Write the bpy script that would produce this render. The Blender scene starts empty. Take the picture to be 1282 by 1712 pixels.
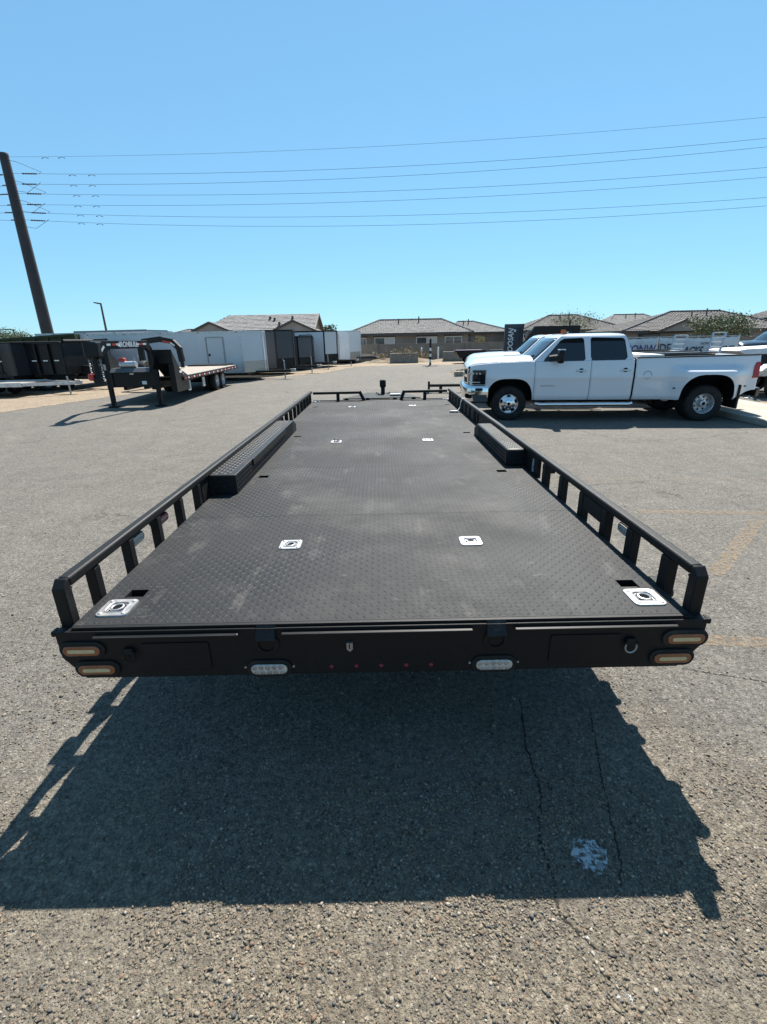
import bpy, math, random
import numpy as np
from mathutils import Vector, Matrix
R = math.radians
PI = math.pi
random.seed(7)
rng = np.random.default_rng(11)
S = bpy.context.scene
COL = S.collection

# ------------------------------------------------------------------ camera, sky, sun, exposure
cam_d = bpy.data.cameras.new('camera'); cam = bpy.data.objects.new('camera', cam_d); COL.objects.link(cam)
cam_d.sensor_fit = 'VERTICAL'; cam_d.sensor_height = 24.0; cam_d.lens = 24.0*790/1712
cam_d.clip_start = 0.05; cam_d.clip_end = 3000
cam.matrix_world = Matrix.Translation((0, 0, 1.9)) @ Matrix.Rotation(R(90-20.1), 4, 'X') @ Matrix.Rotation(R(-1.17), 4, 'Z')
S.camera = cam

SUN_AZ, SUN_EL = R(16.7), R(51.8)          # azimuth measured from +Y towards +X
W = bpy.data.worlds.new('World'); S.world = W; W.use_nodes = True
wn = W.node_tree.nodes; wl = W.node_tree.links
sky = wn.new('ShaderNodeTexSky'); sky.sky_type = 'NISHITA'; sky.sun_disc = False
sky.sun_elevation = SUN_EL; sky.sun_rotation = SUN_AZ
sky.altitude = 350; sky.air_density = 1.0; sky.dust_density = 0.0; sky.ozone_density = 8.0
gm = wn.new('ShaderNodeGamma'); gm.inputs[1].default_value = 0.48; wl.new(sky.outputs[0], gm.inputs[0])   # the phone's soft highlight response, clear desert blue
tn = wn.new('ShaderNodeMix'); tn.data_type = 'RGBA'; tn.blend_type = 'MULTIPLY'; tn.inputs[0].default_value = 1.0; tn.inputs[7].default_value = (0.61, 0.98, 1.14, 1)
wl.new(gm.outputs[0], tn.inputs[6]); wl.new(tn.outputs[2], wn['Background'].inputs[0]); wn['Background'].inputs[1].default_value = 0.15
sd = bpy.data.lights.new('sun', 'SUN'); sd.energy = 5.0; sd.angle = R(0.5); sd.color = (1.0, 0.955, 0.88)
sun = bpy.data.objects.new('sun', sd); COL.objects.link(sun); sun.location = (0, 0, 30)
sdir = Vector((math.sin(SUN_AZ)*math.cos(SUN_EL), math.cos(SUN_AZ)*math.cos(SUN_EL), math.sin(SUN_EL)))
sun.rotation_euler = (-sdir).to_track_quat('-Z', 'Y').to_euler()
S.render.engine = 'CYCLES'
S.view_settings.view_transform = 'Standard'; S.view_settings.look = 'None'
S.view_settings.exposure = 1.2; S.view_settings.gamma = 1.0; S.view_settings.use_curve_mapping = False

# ------------------------------------------------------------------ materials
MATS = {}
def mat(name, col, rough=0.5, metal=0.0, spec=0.5, col2=None, nscale=4.0, lo=0.45, hi=0.65, bump=0.0, bscale=60.0,
        rough2=None, coat=0.0, detail=4.0, emit=0.0, trans=0.0, stretch=None):
    """procedural principled material: two tones mixed by noise, optional fine bump"""
    if name in MATS: return MATS[name]
    m = bpy.data.materials.new(name); m.use_nodes = True; MATS[name] = m
    n = m.node_tree.nodes; l = m.node_tree.links; b = n['Principled BSDF']
    b.inputs['Roughness'].default_value = rough; b.inputs['Metallic'].default_value = metal
    b.inputs['Specular IOR Level'].default_value = spec; b.inputs['Coat Weight'].default_value = coat
    b.inputs['Coat Roughness'].default_value = 0.06; b.inputs['Transmission Weight'].default_value = trans
    tc = n.new('ShaderNodeTexCoord'); mp = n.new('ShaderNodeMapping'); l.new(tc.outputs['Object'], mp.inputs[0])
    if stretch: mp.inputs['Scale'].default_value = stretch
    if col2 is None: col2 = tuple(min(1, c*1.18) for c in col)
    nz = n.new('ShaderNodeTexNoise'); nz.inputs['Scale'].default_value = nscale; nz.inputs['Detail'].default_value = detail
    nz.inputs['Roughness'].default_value = 0.6
    l.new(mp.outputs[0], nz.inputs['Vector'])
    rp = n.new('ShaderNodeValToRGB'); e = rp.color_ramp.elements
    e[0].position = lo; e[1].position = hi; e[0].color = (*col, 1); e[1].color = (*col2, 1)
    l.new(nz.outputs[0], rp.inputs[0]); l.new(rp.outputs[0], b.inputs['Base Color'])
    if rough2 is not None:
        mr = n.new('ShaderNodeMapRange'); mr.inputs[1].default_value = lo; mr.inputs[2].default_value = hi
        mr.inputs[3].default_value = rough; mr.inputs[4].default_value = rough2
        l.new(nz.outputs[0], mr.inputs[0]); l.new(mr.outputs[0], b.inputs['Roughness'])
    if bump > 0:
        n2 = n.new('ShaderNodeTexNoise'); n2.inputs['Scale'].default_value = bscale; n2.inputs['Detail'].default_value = 5
        l.new(mp.outputs[0], n2.inputs['Vector'])
        bp = n.new('ShaderNodeBump'); bp.inputs['Strength'].default_value = bump; bp.inputs['Distance'].default_value = 0.01
        l.new(n2.outputs[0], bp.inputs['Height']); l.new(bp.outputs[0], b.inputs['Normal'])
    if emit > 0:
        b.inputs['Emission Color'].default_value = (*col, 1); b.inputs['Emission Strength'].default_value = emit
    return m

def ground_mat(name, base, stones, vs=85.0, patch=0.5, bump=0.6, cracks=False, tint=(0.3, 0.25, 0.18)):
    m = bpy.data.materials.new(name); m.use_nodes = True; MATS[name] = m
    n = m.node_tree.nodes; l = m.node_tree.links; b = n['Principled BSDF']
    b.inputs['Roughness'].default_value = 0.9; b.inputs['Specular IOR Level'].default_value = 0.25
    tc = n.new('ShaderNodeTexCoord')
    def noise(sc, det=5, dist=0.0, rough=0.6):
        z = n.new('ShaderNodeTexNoise'); z.inputs['Scale'].default_value = sc; z.inputs['Detail'].default_value = det
        z.inputs['Distortion'].default_value = dist; z.inputs['Roughness'].default_value = rough
        l.new(tc.outputs['Object'], z.inputs['Vector']); return z
    def mix(fac, a, c, mode='MIX'):
        x = n.new('ShaderNodeMix'); x.data_type = 'RGBA'; x.blend_type = mode; x.clamp_factor = True
        for s, v in ((0, fac), (6, a), (7, c)):
            if isinstance(v, (int, float)): x.inputs[s].default_value = v
            elif isinstance(v, tuple): x.inputs[s].default_value = (*v, 1)
            else: l.new(v, x.inputs[s])
        return x.outputs[2]
    def rng_(o, a, bb, c=0.0, d=1.0):
        r = n.new('ShaderNodeMapRange'); l.new(o, r.inputs[0])
        for i, v in ((1, a), (2, bb), (3, c), (4, d)): r.inputs[i].default_value = v
        return r.outputs[0]
    wob = noise(vs*0.35, 2); add = n.new('ShaderNodeMixRGB'); add.blend_type = 'ADD'; add.inputs[0].default_value = 0.012
    l.new(tc.outputs['Object'], add.inputs[1]); l.new(wob.outputs[1], add.inputs[2])
    def vor(sc):
        v = n.new('ShaderNodeTexVoronoi'); v.inputs['Scale'].default_value = sc; l.new(add.outputs[0], v.inputs['Vector']); return v
    v1 = vor(vs); v2 = vor(vs*2.3)
    sp = n.new('ShaderNodeSeparateColor'); l.new(v1.outputs['Color'], sp.inputs[0])
    rp = n.new('ShaderNodeValToRGB'); rp.color_ramp.interpolation = 'CONSTANT'; el = rp.color_ramp.elements
    for i, (p, c) in enumerate(stones):
        if i < 2: el[i].position = p; el[i].color = (*c, 1)
        else:
            q = el.new(p); q.color = (*c, 1)
    l.new(sp.outputs[0], rp.inputs[0])
    sp2 = n.new('ShaderNodeSeparateColor'); l.new(v2.outputs['Color'], sp2.inputs[0])
    fine = mix(rng_(sp2.outputs[1], 0, 1, 0, 1), tuple(c*0.62 for c in base), tuple(min(1, c*1.4) for c in base))
    stone_mask = rng_(v1.outputs['Distance'], 0.55, 0.38)          # stones sit inside their cell, binder between
    cover = rng_(noise(1.3, 4).outputs[0], 0.35, 0.62, 0.35, 1.0)
    mm = n.new('ShaderNodeMath'); mm.operation = 'MULTIPLY'; l.new(stone_mask, mm.inputs[0]); l.new(cover, mm.inputs[1])
    c0 = mix(mm.outputs[0], fine, rp.outputs[0])
    big = noise(0.22, 6, 0.6); c1 = mix(rng_(big.outputs[0], 0.40, 0.68, 0, patch), c0, tint, 'MIX')
    med = noise(2.2, 6, 0.3); c2 = mix(rng_(med.outputs[0], 0.3, 0.7, 0.0, 0.55), c1, mix(1.0, c1, (0.62, 0.62, 0.64), 'MULTIPLY'))
    sand = rng_(noise(0.75, 5, 0.8).outputs[0], 0.60, 0.70)                     # wind-blown dust lying in low spots
    sandm = n.new('ShaderNodeMath'); sandm.operation = 'MULTIPLY'; l.new(sand, sandm.inputs[0]); sandm.inputs[1].default_value = 0.7
    c3 = mix(sandm.outputs[0], c2, mix(rng_(noise(160, 2).outputs[0], .3, .7), tuple(q*0.85 for q in tint), tuple(q*1.15 for q in tint)))
    oil = rng_(noise(1.7, 4, 0.4).outputs[0], 0.69, 0.74, 0.0, 0.45)
    gr1 = noise(34, 6, 0.0, 0.75); gr2 = noise(9, 6, 0.0, 0.75)
    c4 = mix(1.0, c3, mix(rng_(gr1.outputs[0], 0.36, 0.64), (0.56, 0.56, 0.57), (1.42, 1.41, 1.40)), 'MULTIPLY')
    c5 = mix(1.0, c4, mix(rng_(gr2.outputs[0], 0.34, 0.66), (0.80, 0.80, 0.81), (1.17, 1.16, 1.14)), 'MULTIPLY')
    out = mix(oil, c5, (0.045, 0.042, 0.038))
    if cracks:                                                                    # brown dust worked into the gravelly apron near the trailer's tail
        sx_ = n.new('ShaderNodeSeparateXYZ'); l.new(tc.outputs['Object'], sx_.inputs[0]); ad = n.new('ShaderNodeMath'); ad.operation = 'MULTIPLY_ADD'
        l.new(noise(0.9, 5).outputs[0], ad.inputs[0]); ad.inputs[1].default_value = 2.2; l.new(sx_.outputs[1], ad.inputs[2])
        out = mix(rng_(ad.outputs[0], 3.1, 1.7, 0.0, 0.85), out, mix(1.0, out, (1.10, 0.98, 0.79), 'MULTIPLY'))
    hgt = n.new('ShaderNodeMath'); hgt.operation = 'MULTIPLY'
    l.new(rng_(v1.outputs['Distance'], 0.0, 0.6, 1.0, 0.0), hgt.inputs[0]); l.new(rng_(sp.outputs[1], 0, 1, 0.2, 1.0), hgt.inputs[1])
    h2 = n.new('ShaderNodeMath'); h2.operation = 'MULTIPLY_ADD'; h2.inputs[1].default_value = 0.4
    l.new(rng_(v2.outputs['Distance'], 0.0, 0.6, 1.0, 0.0), h2.inputs[0]); l.new(hgt.outputs[0], h2.inputs[2])
    if cracks:
        wv = noise(1.1, 5); a2 = n.new('ShaderNodeMixRGB'); a2.blend_type = 'ADD'; a2.inputs[0].default_value = 0.9
        l.new(tc.outputs['Object'], a2.inputs[1]); l.new(wv.outputs[1], a2.inputs[2])
        ce = n.new('ShaderNodeTexVoronoi'); ce.feature = 'DISTANCE_TO_EDGE'; ce.inputs['Scale'].default_value = 0.42
        l.new(a2.outputs[0], ce.inputs['Vector'])
        msk = n.new('ShaderNodeMath'); msk.operation = 'MULTIPLY'
        l.new(rng_(ce.outputs['Distance'], 0.010, 0.002, 0.0, 0.7), msk.inputs[0]); l.new(rng_(noise(0.5, 3).outputs[0], 0.49, 0.58), msk.inputs[1])
        out = mix(msk.outputs[0], out, (0.05, 0.045, 0.04))
    l.new(out, b.inputs['Base Color'])
    bp = n.new('ShaderNodeBump'); bp.inputs['Strength'].default_value = bump; bp.inputs['Distance'].default_value = 0.006
    l.new(h2.outputs[0], bp.inputs['Height']); l.new(bp.outputs[0], b.inputs['Normal'])
    return m

def worn_mat(name, col, lo, hi, scale=22.0, top=1.0):
    """paint that has flaked off: the bare ground shows through where the noise is low"""
    m = mat(name, col, 0.8, col2=tuple(c*0.8 for c in col), nscale=30)
    n = m.node_tree.nodes; l = m.node_tree.links; b = n['Principled BSDF']
    nz = n.new('ShaderNodeTexNoise'); nz.inputs['Scale'].default_value = scale; nz.inputs['Detail'].default_value = 8
    nz.inputs['Roughness'].default_value = 0.72
    mr = n.new('ShaderNodeMapRange'); mr.inputs[1].default_value = lo; mr.inputs[2].default_value = hi
    tc = n.new('ShaderNodeTexCoord'); l.new(tc.outputs['Object'], nz.inputs['Vector'])
    mr.inputs[4].default_value = top; l.new(nz.outputs[0], mr.inputs[0]); l.new(mr.outputs[0], b.inputs['Alpha'])
    return m

STONES_ = [(0.0, (0.072, 0.068, 0.062)), (0.14, (0.145, 0.126, 0.099)), (0.42, (0.19, 0.163, 0.122)), (0.62, (0.122, 0.098, 0.075)),
          (0.76, (0.21, 0.187, 0.15)), (0.90, (0.055, 0.058, 0.061)), (0.95, (0.30, 0.28, 0.24))]
STONES = [(p, (c[0]*.97, c[1]*1.02, c[2]*1.12)) for p, c in STONES_]
M_ASPH = ground_mat('weathered_asphalt', (0.134, 0.124, 0.107), STONES, 85, 0.5, 1.0, True, (0.168, 0.155, 0.132))
M_DIRT = ground_mat('desert_dirt', (0.24, 0.185, 0.125), [(p, (c[0]*1.55, c[1]*1.35, c[2]*1.12)) for p, c in STONES], 30, 0.5, 0.5, False, (0.28, 0.22, 0.155))
M_CONC = mat('concrete', (0.30, 0.275, 0.23), 0.9, spec=0.2, col2=(0.37, 0.34, 0.29), nscale=3, bump=0.3, bscale=120)
M_BLACK = mat('black_steel_paint', (0.009, 0.009, 0.0095), 0.52, spec=0.2, col2=(0.014, 0.0137, 0.0135), nscale=7, lo=0.5, hi=0.8, rough2=0.6, bump=0.12, bscale=220)
M_BLACKG = mat('black_gloss_paint', (0.006, 0.0065, 0.008), 0.38, spec=0.25, col2=(0.012, 0.0118, 0.0115), nscale=3, lo=0.5, hi=0.8, rough2=0.5)
M_RUBBER = mat('tyre_rubber', (0.012, 0.012, 0.012), 0.75, spec=0.3, col2=(0.035, 0.032, 0.028), nscale=8, lo=0.5, hi=0.75)
M_DARK = mat('dark_cavity', (0.008, 0.008, 0.009), 0.9, spec=0.1)
M_CHROME = mat('chrome', (0.75, 0.75, 0.76), 0.09, 1.0, col2=(0.68, 0.67, 0.66), nscale=5, rough2=0.16)
M_ZINC = mat('zinc_plate', (0.30, 0.30, 0.31), 0.45, 0.75, col2=(0.40, 0.385, 0.355), nscale=18, rough2=0.5)
M_ALU = mat('aluminium', (0.55, 0.56, 0.57), 0.42, 0.7, col2=(0.44, 0.45, 0.46), nscale=9, rough2=0.55)
M_STEEL = mat('galvanised_steel', (0.38, 0.39, 0.40), 0.5, 0.6, col2=(0.28, 0.28, 0.28), nscale=12)
M_WHITE = mat('white_car_paint', (0.62, 0.625, 0.65), 0.2, spec=0.5, col2=(0.60, 0.605, 0.63), nscale=1.2, coat=0.8)
M_GLASS = mat('tinted_glass', (0.006, 0.008, 0.012), 0.06, spec=0.6)
M_WSHIELD = mat('windscreen_glass', (0.02, 0.03, 0.04), 0.05, spec=0.8)
M_RED = mat('red_lens', (0.30, 0.012, 0.02), 0.2, spec=0.5)
M_REDTAPE = mat('red_tape', (0.45, 0.03, 0.02), 0.4)
M_WTAPE = mat('white_tape', (0.65, 0.65, 0.62), 0.4)
M_WTEXT = mat('white_lettering', (0.62, 0.63, 0.65), 0.5)
M_AMBER = mat('amber_lens', (0.23, 0.075, 0.028), 0.25, spec=0.5, col2=(0.28, 0.10, 0.045), nscale=30)
M_PALE = mat('pale_diffuser', (0.50, 0.38, 0.20), 0.35, col2=(0.58, 0.46, 0.27), nscale=40)
M_CLEAR = mat('clear_lens', (0.42, 0.40, 0.36), 0.2, 0.35, col2=(0.55, 0.53, 0.48), nscale=90)
M_WOOD = mat('bleached_planks', (0.24, 0.205, 0.165), 0.85, col2=(0.34, 0.30, 0.25), nscale=3, stretch=(12, 1, 1))
M_STUCCO = mat('taupe_stucco', (0.20, 0.175, 0.15), 0.95, spec=0.2, col2=(0.24, 0.21, 0.18), nscale=0.8, bump=0.3, bscale=40)
M_STUCCO2 = mat('grey_stucco', (0.27, 0.25, 0.235), 0.95, spec=0.2, col2=(0.31, 0.29, 0.27), nscale=0.8, bump=0.3, bscale=40)
M_BLOCK = mat('block_wall', (0.185, 0.160, 0.138), 0.95, spec=0.2, col2=(0.225, 0.195, 0.168), nscale=1.2, bump=0.3, bscale=30)
M_TRIM = mat('dark_fascia', (0.06, 0.055, 0.05), 0.7)
M_TILE = mat('concrete_roof_tile', (0.145, 0.142, 0.140), 0.9, spec=0.2, col2=(0.225, 0.22, 0.215), nscale=1.7, lo=0.35, hi=0.65, detail=8)
M_TILE2 = mat('dark_roof_tile', (0.095, 0.090, 0.090), 0.9, spec=0.2, col2=(0.155, 0.147, 0.145), nscale=1.7, lo=0.35, hi=0.65, detail=8)
M_WINF = mat('white_window_frame', (0.6, 0.58, 0.54), 0.6)
M_PANE = mat('window_pane', (0.03, 0.04, 0.05), 0.08, spec=0.7)
M_BLIND = mat('window_blind', (0.45, 0.44, 0.41), 0.5)

# ------------------------------------------------------------------ mesh builder
class MB:
    def __init__(s): s.v = []; s.f = []
    def add(s, vs, fs):
        o = len(s.v); s.v += [tuple(p) for p in vs]; s.f += [tuple(i+o for i in f) for f in fs]; return s
    def box(s, x0, x1, y0, y1, z0, z1, c=0.0):
        """box, with its vertical and horizontal edges chamfered by c"""
        if c <= 0:
            vs = [(x, y, z) for z in (z0, z1) for (x, y) in ((x0, y0), (x1, y0), (x1, y1), (x0, y1))]
            return s.add(vs, [(3, 2, 1, 0), (4, 5, 6, 7), (0, 1, 5, 4), (1, 2, 6, 5), (2, 3, 7, 6), (3, 0, 4, 7)])
        def ring(z, k):
            a, b, d, e = x0+k, x1-k, y0+k, y1-k; q = c
            return [(a+q, d, z), (b-q, d, z), (b, d+q, z), (b, e-q, z), (b-q, e, z), (a+q, e, z), (a, e-q, z), (a, d+q, z)]
        vs = ring(z0, c*.7)+ring(z0+c, 0)+ring(z1-c, 0)+ring(z1, c*.7)
        fs = [tuple(range(7, -1, -1)), tuple(range(24, 32))]
        for r in range(3):
            for i in range(8): j = (i+1) % 8; fs.append((r*8+i, r*8+j, r*8+8+j, r*8+8+i))
        return s.add(vs, fs)
    def bar(s, a, b, w, h=None, up=(0, 0, 1)):
        """rectangular bar from a to b, w wide, h tall"""
        h = h or w; a = Vector(a); b = Vector(b); d = (b-a).normalized(); u = Vector(up)
        if abs(d.dot(u)) > 0.98: u = Vector((1, 0, 0))
        sd_ = d.cross(u).normalized(); u = sd_.cross(d)
        vs = []
        for p in (a, b):
            for i, j in ((-1, -1), (1, -1), (1, 1), (-1, 1)): vs.append(p+sd_*(i*w/2)+u*(j*h/2))
        return s.add(vs, [(3, 2, 1, 0), (4, 5, 6, 7), (0, 1, 5, 4), (1, 2, 6, 5), (2, 3, 7, 6), (3, 0, 4, 7)])
    def tube(s, pts, r, n=8, caps=True):
        pts = [Vector(p) for p in pts]; rs = r if isinstance(r, (list, tuple)) else [r]*len(pts); rings = []
        pu = None
        for i, p in enumerate(pts):
            d = (pts[min(i+1, len(pts)-1)]-pts[max(i-1, 0)]).normalized()
            if pu is None:
                pu = Vector((0, 0, 1)) if abs(d.z) < 0.9 else Vector((1, 0, 0))
            a = d.cross(pu).normalized(); pu = a.cross(d)
            rings.append([p+a*(rs[i]*math.cos(2*PI*k/n))+pu*(rs[i]*math.sin(2*PI*k/n)) for k in range(n)])
        vs = [q for g in rings for q in g]; fs = []
        for i in range(len(pts)-1):
            for k in range(n): j = (k+1) % n; fs.append((i*n+k, i*n+j, i*n+n+j, i*n+n+k))
        if caps: fs += [tuple(range(n-1, -1, -1)), tuple(range((len(pts)-1)*n, len(pts)*n))]
        return s.add(vs, fs)
    def prism(s, poly, axis, a, b):
        """polygon in the plane across `axis`, pushed from a to b along it"""
        def P(u, v, t): return {'x': (t, u, v), 'y': (u, t, v), 'z': (u, v, t)}[axis]
        n = len(poly); vs = [P(u, v, a) for u, v in poly]+[P(u, v, b) for u, v in poly]
        fs = [tuple(range(n-1, -1, -1)), tuple(range(n, 2*n))]
        for i in range(n): j = (i+1) % n; fs.append((i, j, n+j, n+i))
        return s.add(vs, fs)
    def lathe(s, prof, axis='y', c=(0, 0, 0), n=28):
        """profile of (radius, offset along axis)"""
        vs = []; m = len(prof)
        for k in range(n):
            t = 2*PI*k/n
            for r, o in prof:
                u, w = r*math.cos(t), r*math.sin(t)
                p = {'y': (u, o, w), 'z': (u, w, o), 'x': (o, u, w)}[axis]; vs.append((p[0]+c[0], p[1]+c[1], p[2]+c[2]))
        fs = []
        for k in range(n):
            j = (k+1) % n
            for i in range(m-1): fs.append((k*m+i, k*m+i+1, j*m+i+1, j*m+i))
        return s.add(vs, fs)
    def grid(s, rows):
        m = len(rows[0]); vs = [p for r in rows for p in r]; fs = []
        for i in range(len(rows)-1):
            for k in range(m-1): fs.append((i*m+k, i*m+k+1, i*m+m+k+1, i*m+m+k))
        return s.add(vs, fs)
    def build(s, name, m, parent=None, smooth=False, thick=0.0, bevel=0.0, angle=38):
        me = bpy.data.meshes.new(name); me.from_pydata(s.v, [], s.f); me.update()
        import bmesh
        bm = bmesh.new(); bm.from_mesh(me); bmesh.ops.recalc_face_normals(bm, faces=bm.faces); bm.to_mesh(me); bm.free()
        if smooth:
            me.polygons.foreach_set('use_smooth', [True]*len(me.polygons)); me.set_sharp_from_angle(angle=R(angle))
        me.materials.append(m)
        o = bpy.data.objects.new(name, me); COL.objects.link(o)
        if parent: o.parent = parent
        if thick:
            q = o.modifiers.new('thickness', 'SOLIDIFY'); q.thickness = thick; q.offset = -1
        if bevel:
            q = o.modifiers.new('edge', 'BEVEL'); q.width = bevel; q.segments = 2; q.limit_method = 'ANGLE'
        return o

def tag(o, label=None, cat=None, group=None, kind=None):
    for k, v in (('label', label), ('category', cat), ('group', group), ('kind', kind)):
        if v: o[k] = v
    return o
def empty(name, loc, rz=0.0, **kw):
    o = bpy.data.objects.new(name, None); COL.objects.link(o); o.location = loc; o.rotation_euler = (0, 0, rz)
    o.empty_display_size = 0.2
    return tag(o, **kw)
def copy_tree(o, parent=None):
    c = o.copy(); COL.objects.link(c)
    if parent: c.parent = parent
    for ch in list(o.children): copy_tree(ch, c)
    return c
def raw(name, v, f, m, parent=None, smooth=False):
    me = bpy.data.meshes.new(name); v = np.asarray(v, dtype=np.float32); f = np.asarray(f, dtype=np.int32); k = f.shape[1]
    me.vertices.add(len(v)); me.vertices.foreach_set('co', v.ravel())
    me.loops.add(f.size); me.loops.foreach_set('vertex_index', f.ravel())
    me.polygons.add(len(f)); me.polygons.foreach_set('loop_start', np.arange(0, f.size, k, dtype=np.int32))
    me.update(calc_edges=True); me.validate()
    if smooth: me.polygons.foreach_set('use_smooth', [True]*len(f))
    me.materials.append(m); o = bpy.data.objects.new(name, me); COL.objects.link(o)
    if parent: o.parent = parent
    return o
def text(name, body, m, parent, mtx, size, depth=0.002, shear=0.0, bold=0.0, align='CENTER', sx=1.0):
    cu = bpy.data.curves.new('lettering_curve', 'FONT'); cu.body = body; cu.size = size; cu.extrude = depth; cu.shear = shear; cu.offset = bold
    cu.align_x = align; cu.align_y = 'CENTER'; cu.resolution_u = 3
    t = bpy.data.objects.new('lettering_curve', cu); COL.objects.link(t)
    dg = bpy.context.evaluated_depsgraph_get(); me = bpy.data.meshes.new_from_object(t.evaluated_get(dg))
    bpy.data.objects.remove(t); me.name = name; me.materials.clear(); me.materials.append(m)
    me.transform(mtx @ Matrix.Diagonal((sx, 1, 1, 1)))
    o = bpy.data.objects.new(name, me); COL.objects.link(o); o.parent = parent
    return o
def face_mtx(origin, right, up):
    r = Vector(right).normalized(); u = Vector(up).normalized(); n_ = r.cross(u)
    return Matrix(((r.x, u.x, n_.x, origin[0]), (r.y, u.y, n_.y, origin[1]), (r.z, u.z, n_.z, origin[2]), (0, 0, 0, 1)))
def sstep(a, b, x):
    t = min(1, max(0, (x-a)/(b-a))); return t*t*(3-2*t)
def stadium(cx, cz, w, h, n=8):
    r = h/2; k = w/2-r; p = []
    for i in range(n+1):
        t = -PI/2+PI*i/n; p.append((cx+k+r*math.cos(t), cz+r*math.sin(t)))
    for i in range(n+1):
        t = PI/2+PI*i/n; p.append((cx-k+r*math.cos(t), cz+r*math.sin(t)))
    return p
def rrect(cx, cy, w, h, r, n=4):
    p = []
    for (sx, sy, t0) in ((1, -1, -PI/2), (1, 1, 0), (-1, 1, PI/2), (-1, -1, PI)):
        for i in range(n+1):
            t = t0+PI/2*i/n; p.append((cx+sx*(w/2-r)+r*math.cos(t), cy+sy*(h/2-r)+r*math.sin(t)))
    return p

# ------------------------------------------------------------------ the ground
def sheet(name, poly, z, m, kind='structure', jitter=0.0, step=0.6):
    pts = []
    for i, (x, y) in enumerate(poly):
        x2, y2 = poly[(i+1) % len(poly)]; d = math.hypot(x2-x, y2-y)
        k = max(1, int(d/step)) if jitter and d < 40 else 1
        for q in range(k):
            t = q/k; pts.append((x+(x2-x)*t+random.uniform(-1, 1)*jitter*(q > 0), y+(y2-y)*t+random.uniform(-1, 1)*jitter*(q > 0)))
    mb = MB(); mb.add([(x, y, z) for x, y in pts], [tuple(range(len(pts)))])
    return tag(mb.build(name, m), kind=kind)
g = MB(); g.add([(-900, -300, 0), (900, -300, 0), (900, 1500, 0), (-900, 1500, 0)], [(0, 1, 2, 3)])
tag(g.build('asphalt_ground', M_ASPH), kind='structure')
sheet('dirt_ground', [(-14.5, 13.2), (-12.2, 14.3), (-11.3, 15.8), (-10.8, 17.8), (-9.9, 21), (-9.2, 24.6), (-6.2, 27.2), (-3.6, 30), (-1.9, 36.5), (3, 38.2),
      (6, 36.0), (9, 33), (14, 30), (22, 29), (60, 29), (300, 60), (600, 1200), (-600, 1200), (-300, 40), (-60, 12)], 0.006, M_DIRT, jitter=0.16, step=0.3)
sheet('dirt_strip', [(10.06, 9), (10.06, 13.5), (12, 13.9), (40, 13), (40, 6)], 0.007, M_DIRT, jitter=0.05)
# concrete walk with a kerb face
pv = MB(); pv.box(8.12, 10.02, 2.5, 9.58, 0.0, 0.13, 0.012); pv.box(8.12, 10.02, 9.6, 13.6, 0.0, 0.13, 0.012)
tag(pv.build('concrete_pavement', M_CONC), kind='structure')
# faded yellow bay lines and white paint marks
M_YEL = worn_mat('worn_yellow_line', (0.30, 0.20, 0.10), 0.43, 0.66, 28, 0.6)
M_YEL2 = worn_mat('faint_orange_line', (0.28, 0.18, 0.115), 0.40, 0.75, 40, 0.45)
M_WPT = worn_mat('worn_white_paint', (0.42, 0.45, 0.47), 0.45, 0.55, 34, 0.9)
M_WPT2 = worn_mat('nearly_gone_white_paint', (0.55, 0.56, 0.55), 0.55, 0.66, 60)
def line(a, b, w, m, z=0.004, name='painted_line'):
    a = Vector((*a, z)); b = Vector((*b, z)); d = (b-a).normalized(); s_ = Vector((-d.y, d.x, 0))*w/2
    mb = MB(); mb.add([a-s_, b-s_, b+s_, a+s_], [(0, 1, 2, 3)]); return tag(mb.build(name, m), kind='structure')
line((2.75, 3.50), (4.02, 4.70), 0.13, M_YEL); line((2.9, 5.03), (7.2, 4.62), 0.10, M_YEL); line((3.2, 7.97), (7.9, 7.6), 0.05, M_YEL2)
line((2.0, 2.63), (3.2, 2.47), 0.12, M_YEL); line((2.2, 6.35), (5.3, 6.15), 0.06, M_YEL2, 0.005)
line((-7.5, 12.3), (-6.2, 12.7), 0.10, M_YEL2, 0.005)
def blob(cx, cy, rx, ry, m, z=0.004):
    mb = MB(); n = 26; mb.add([(cx+rx*math.cos(2*PI*i/n)*random.uniform(.75, 1.1), cy+ry*math.sin(2*PI*i/n)*random.uniform(.75, 1.1), z) for i in range(n)], [tuple(range(n))])
    return tag(mb.build('paint_mark', m), kind='structure')
blob(0.772, 1.262, 0.075, 0.07, M_WPT); blob(0.80, 1.20, 0.03, 0.035, M_WPT2); blob(0.72, 1.31, 0.03, 0.03, M_WPT2); blob(0.70, 0.845, 0.035, 0.03, M_WPT2); blob(0.65, 0.97, 0.016, 0.035, M_WPT2)

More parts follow.
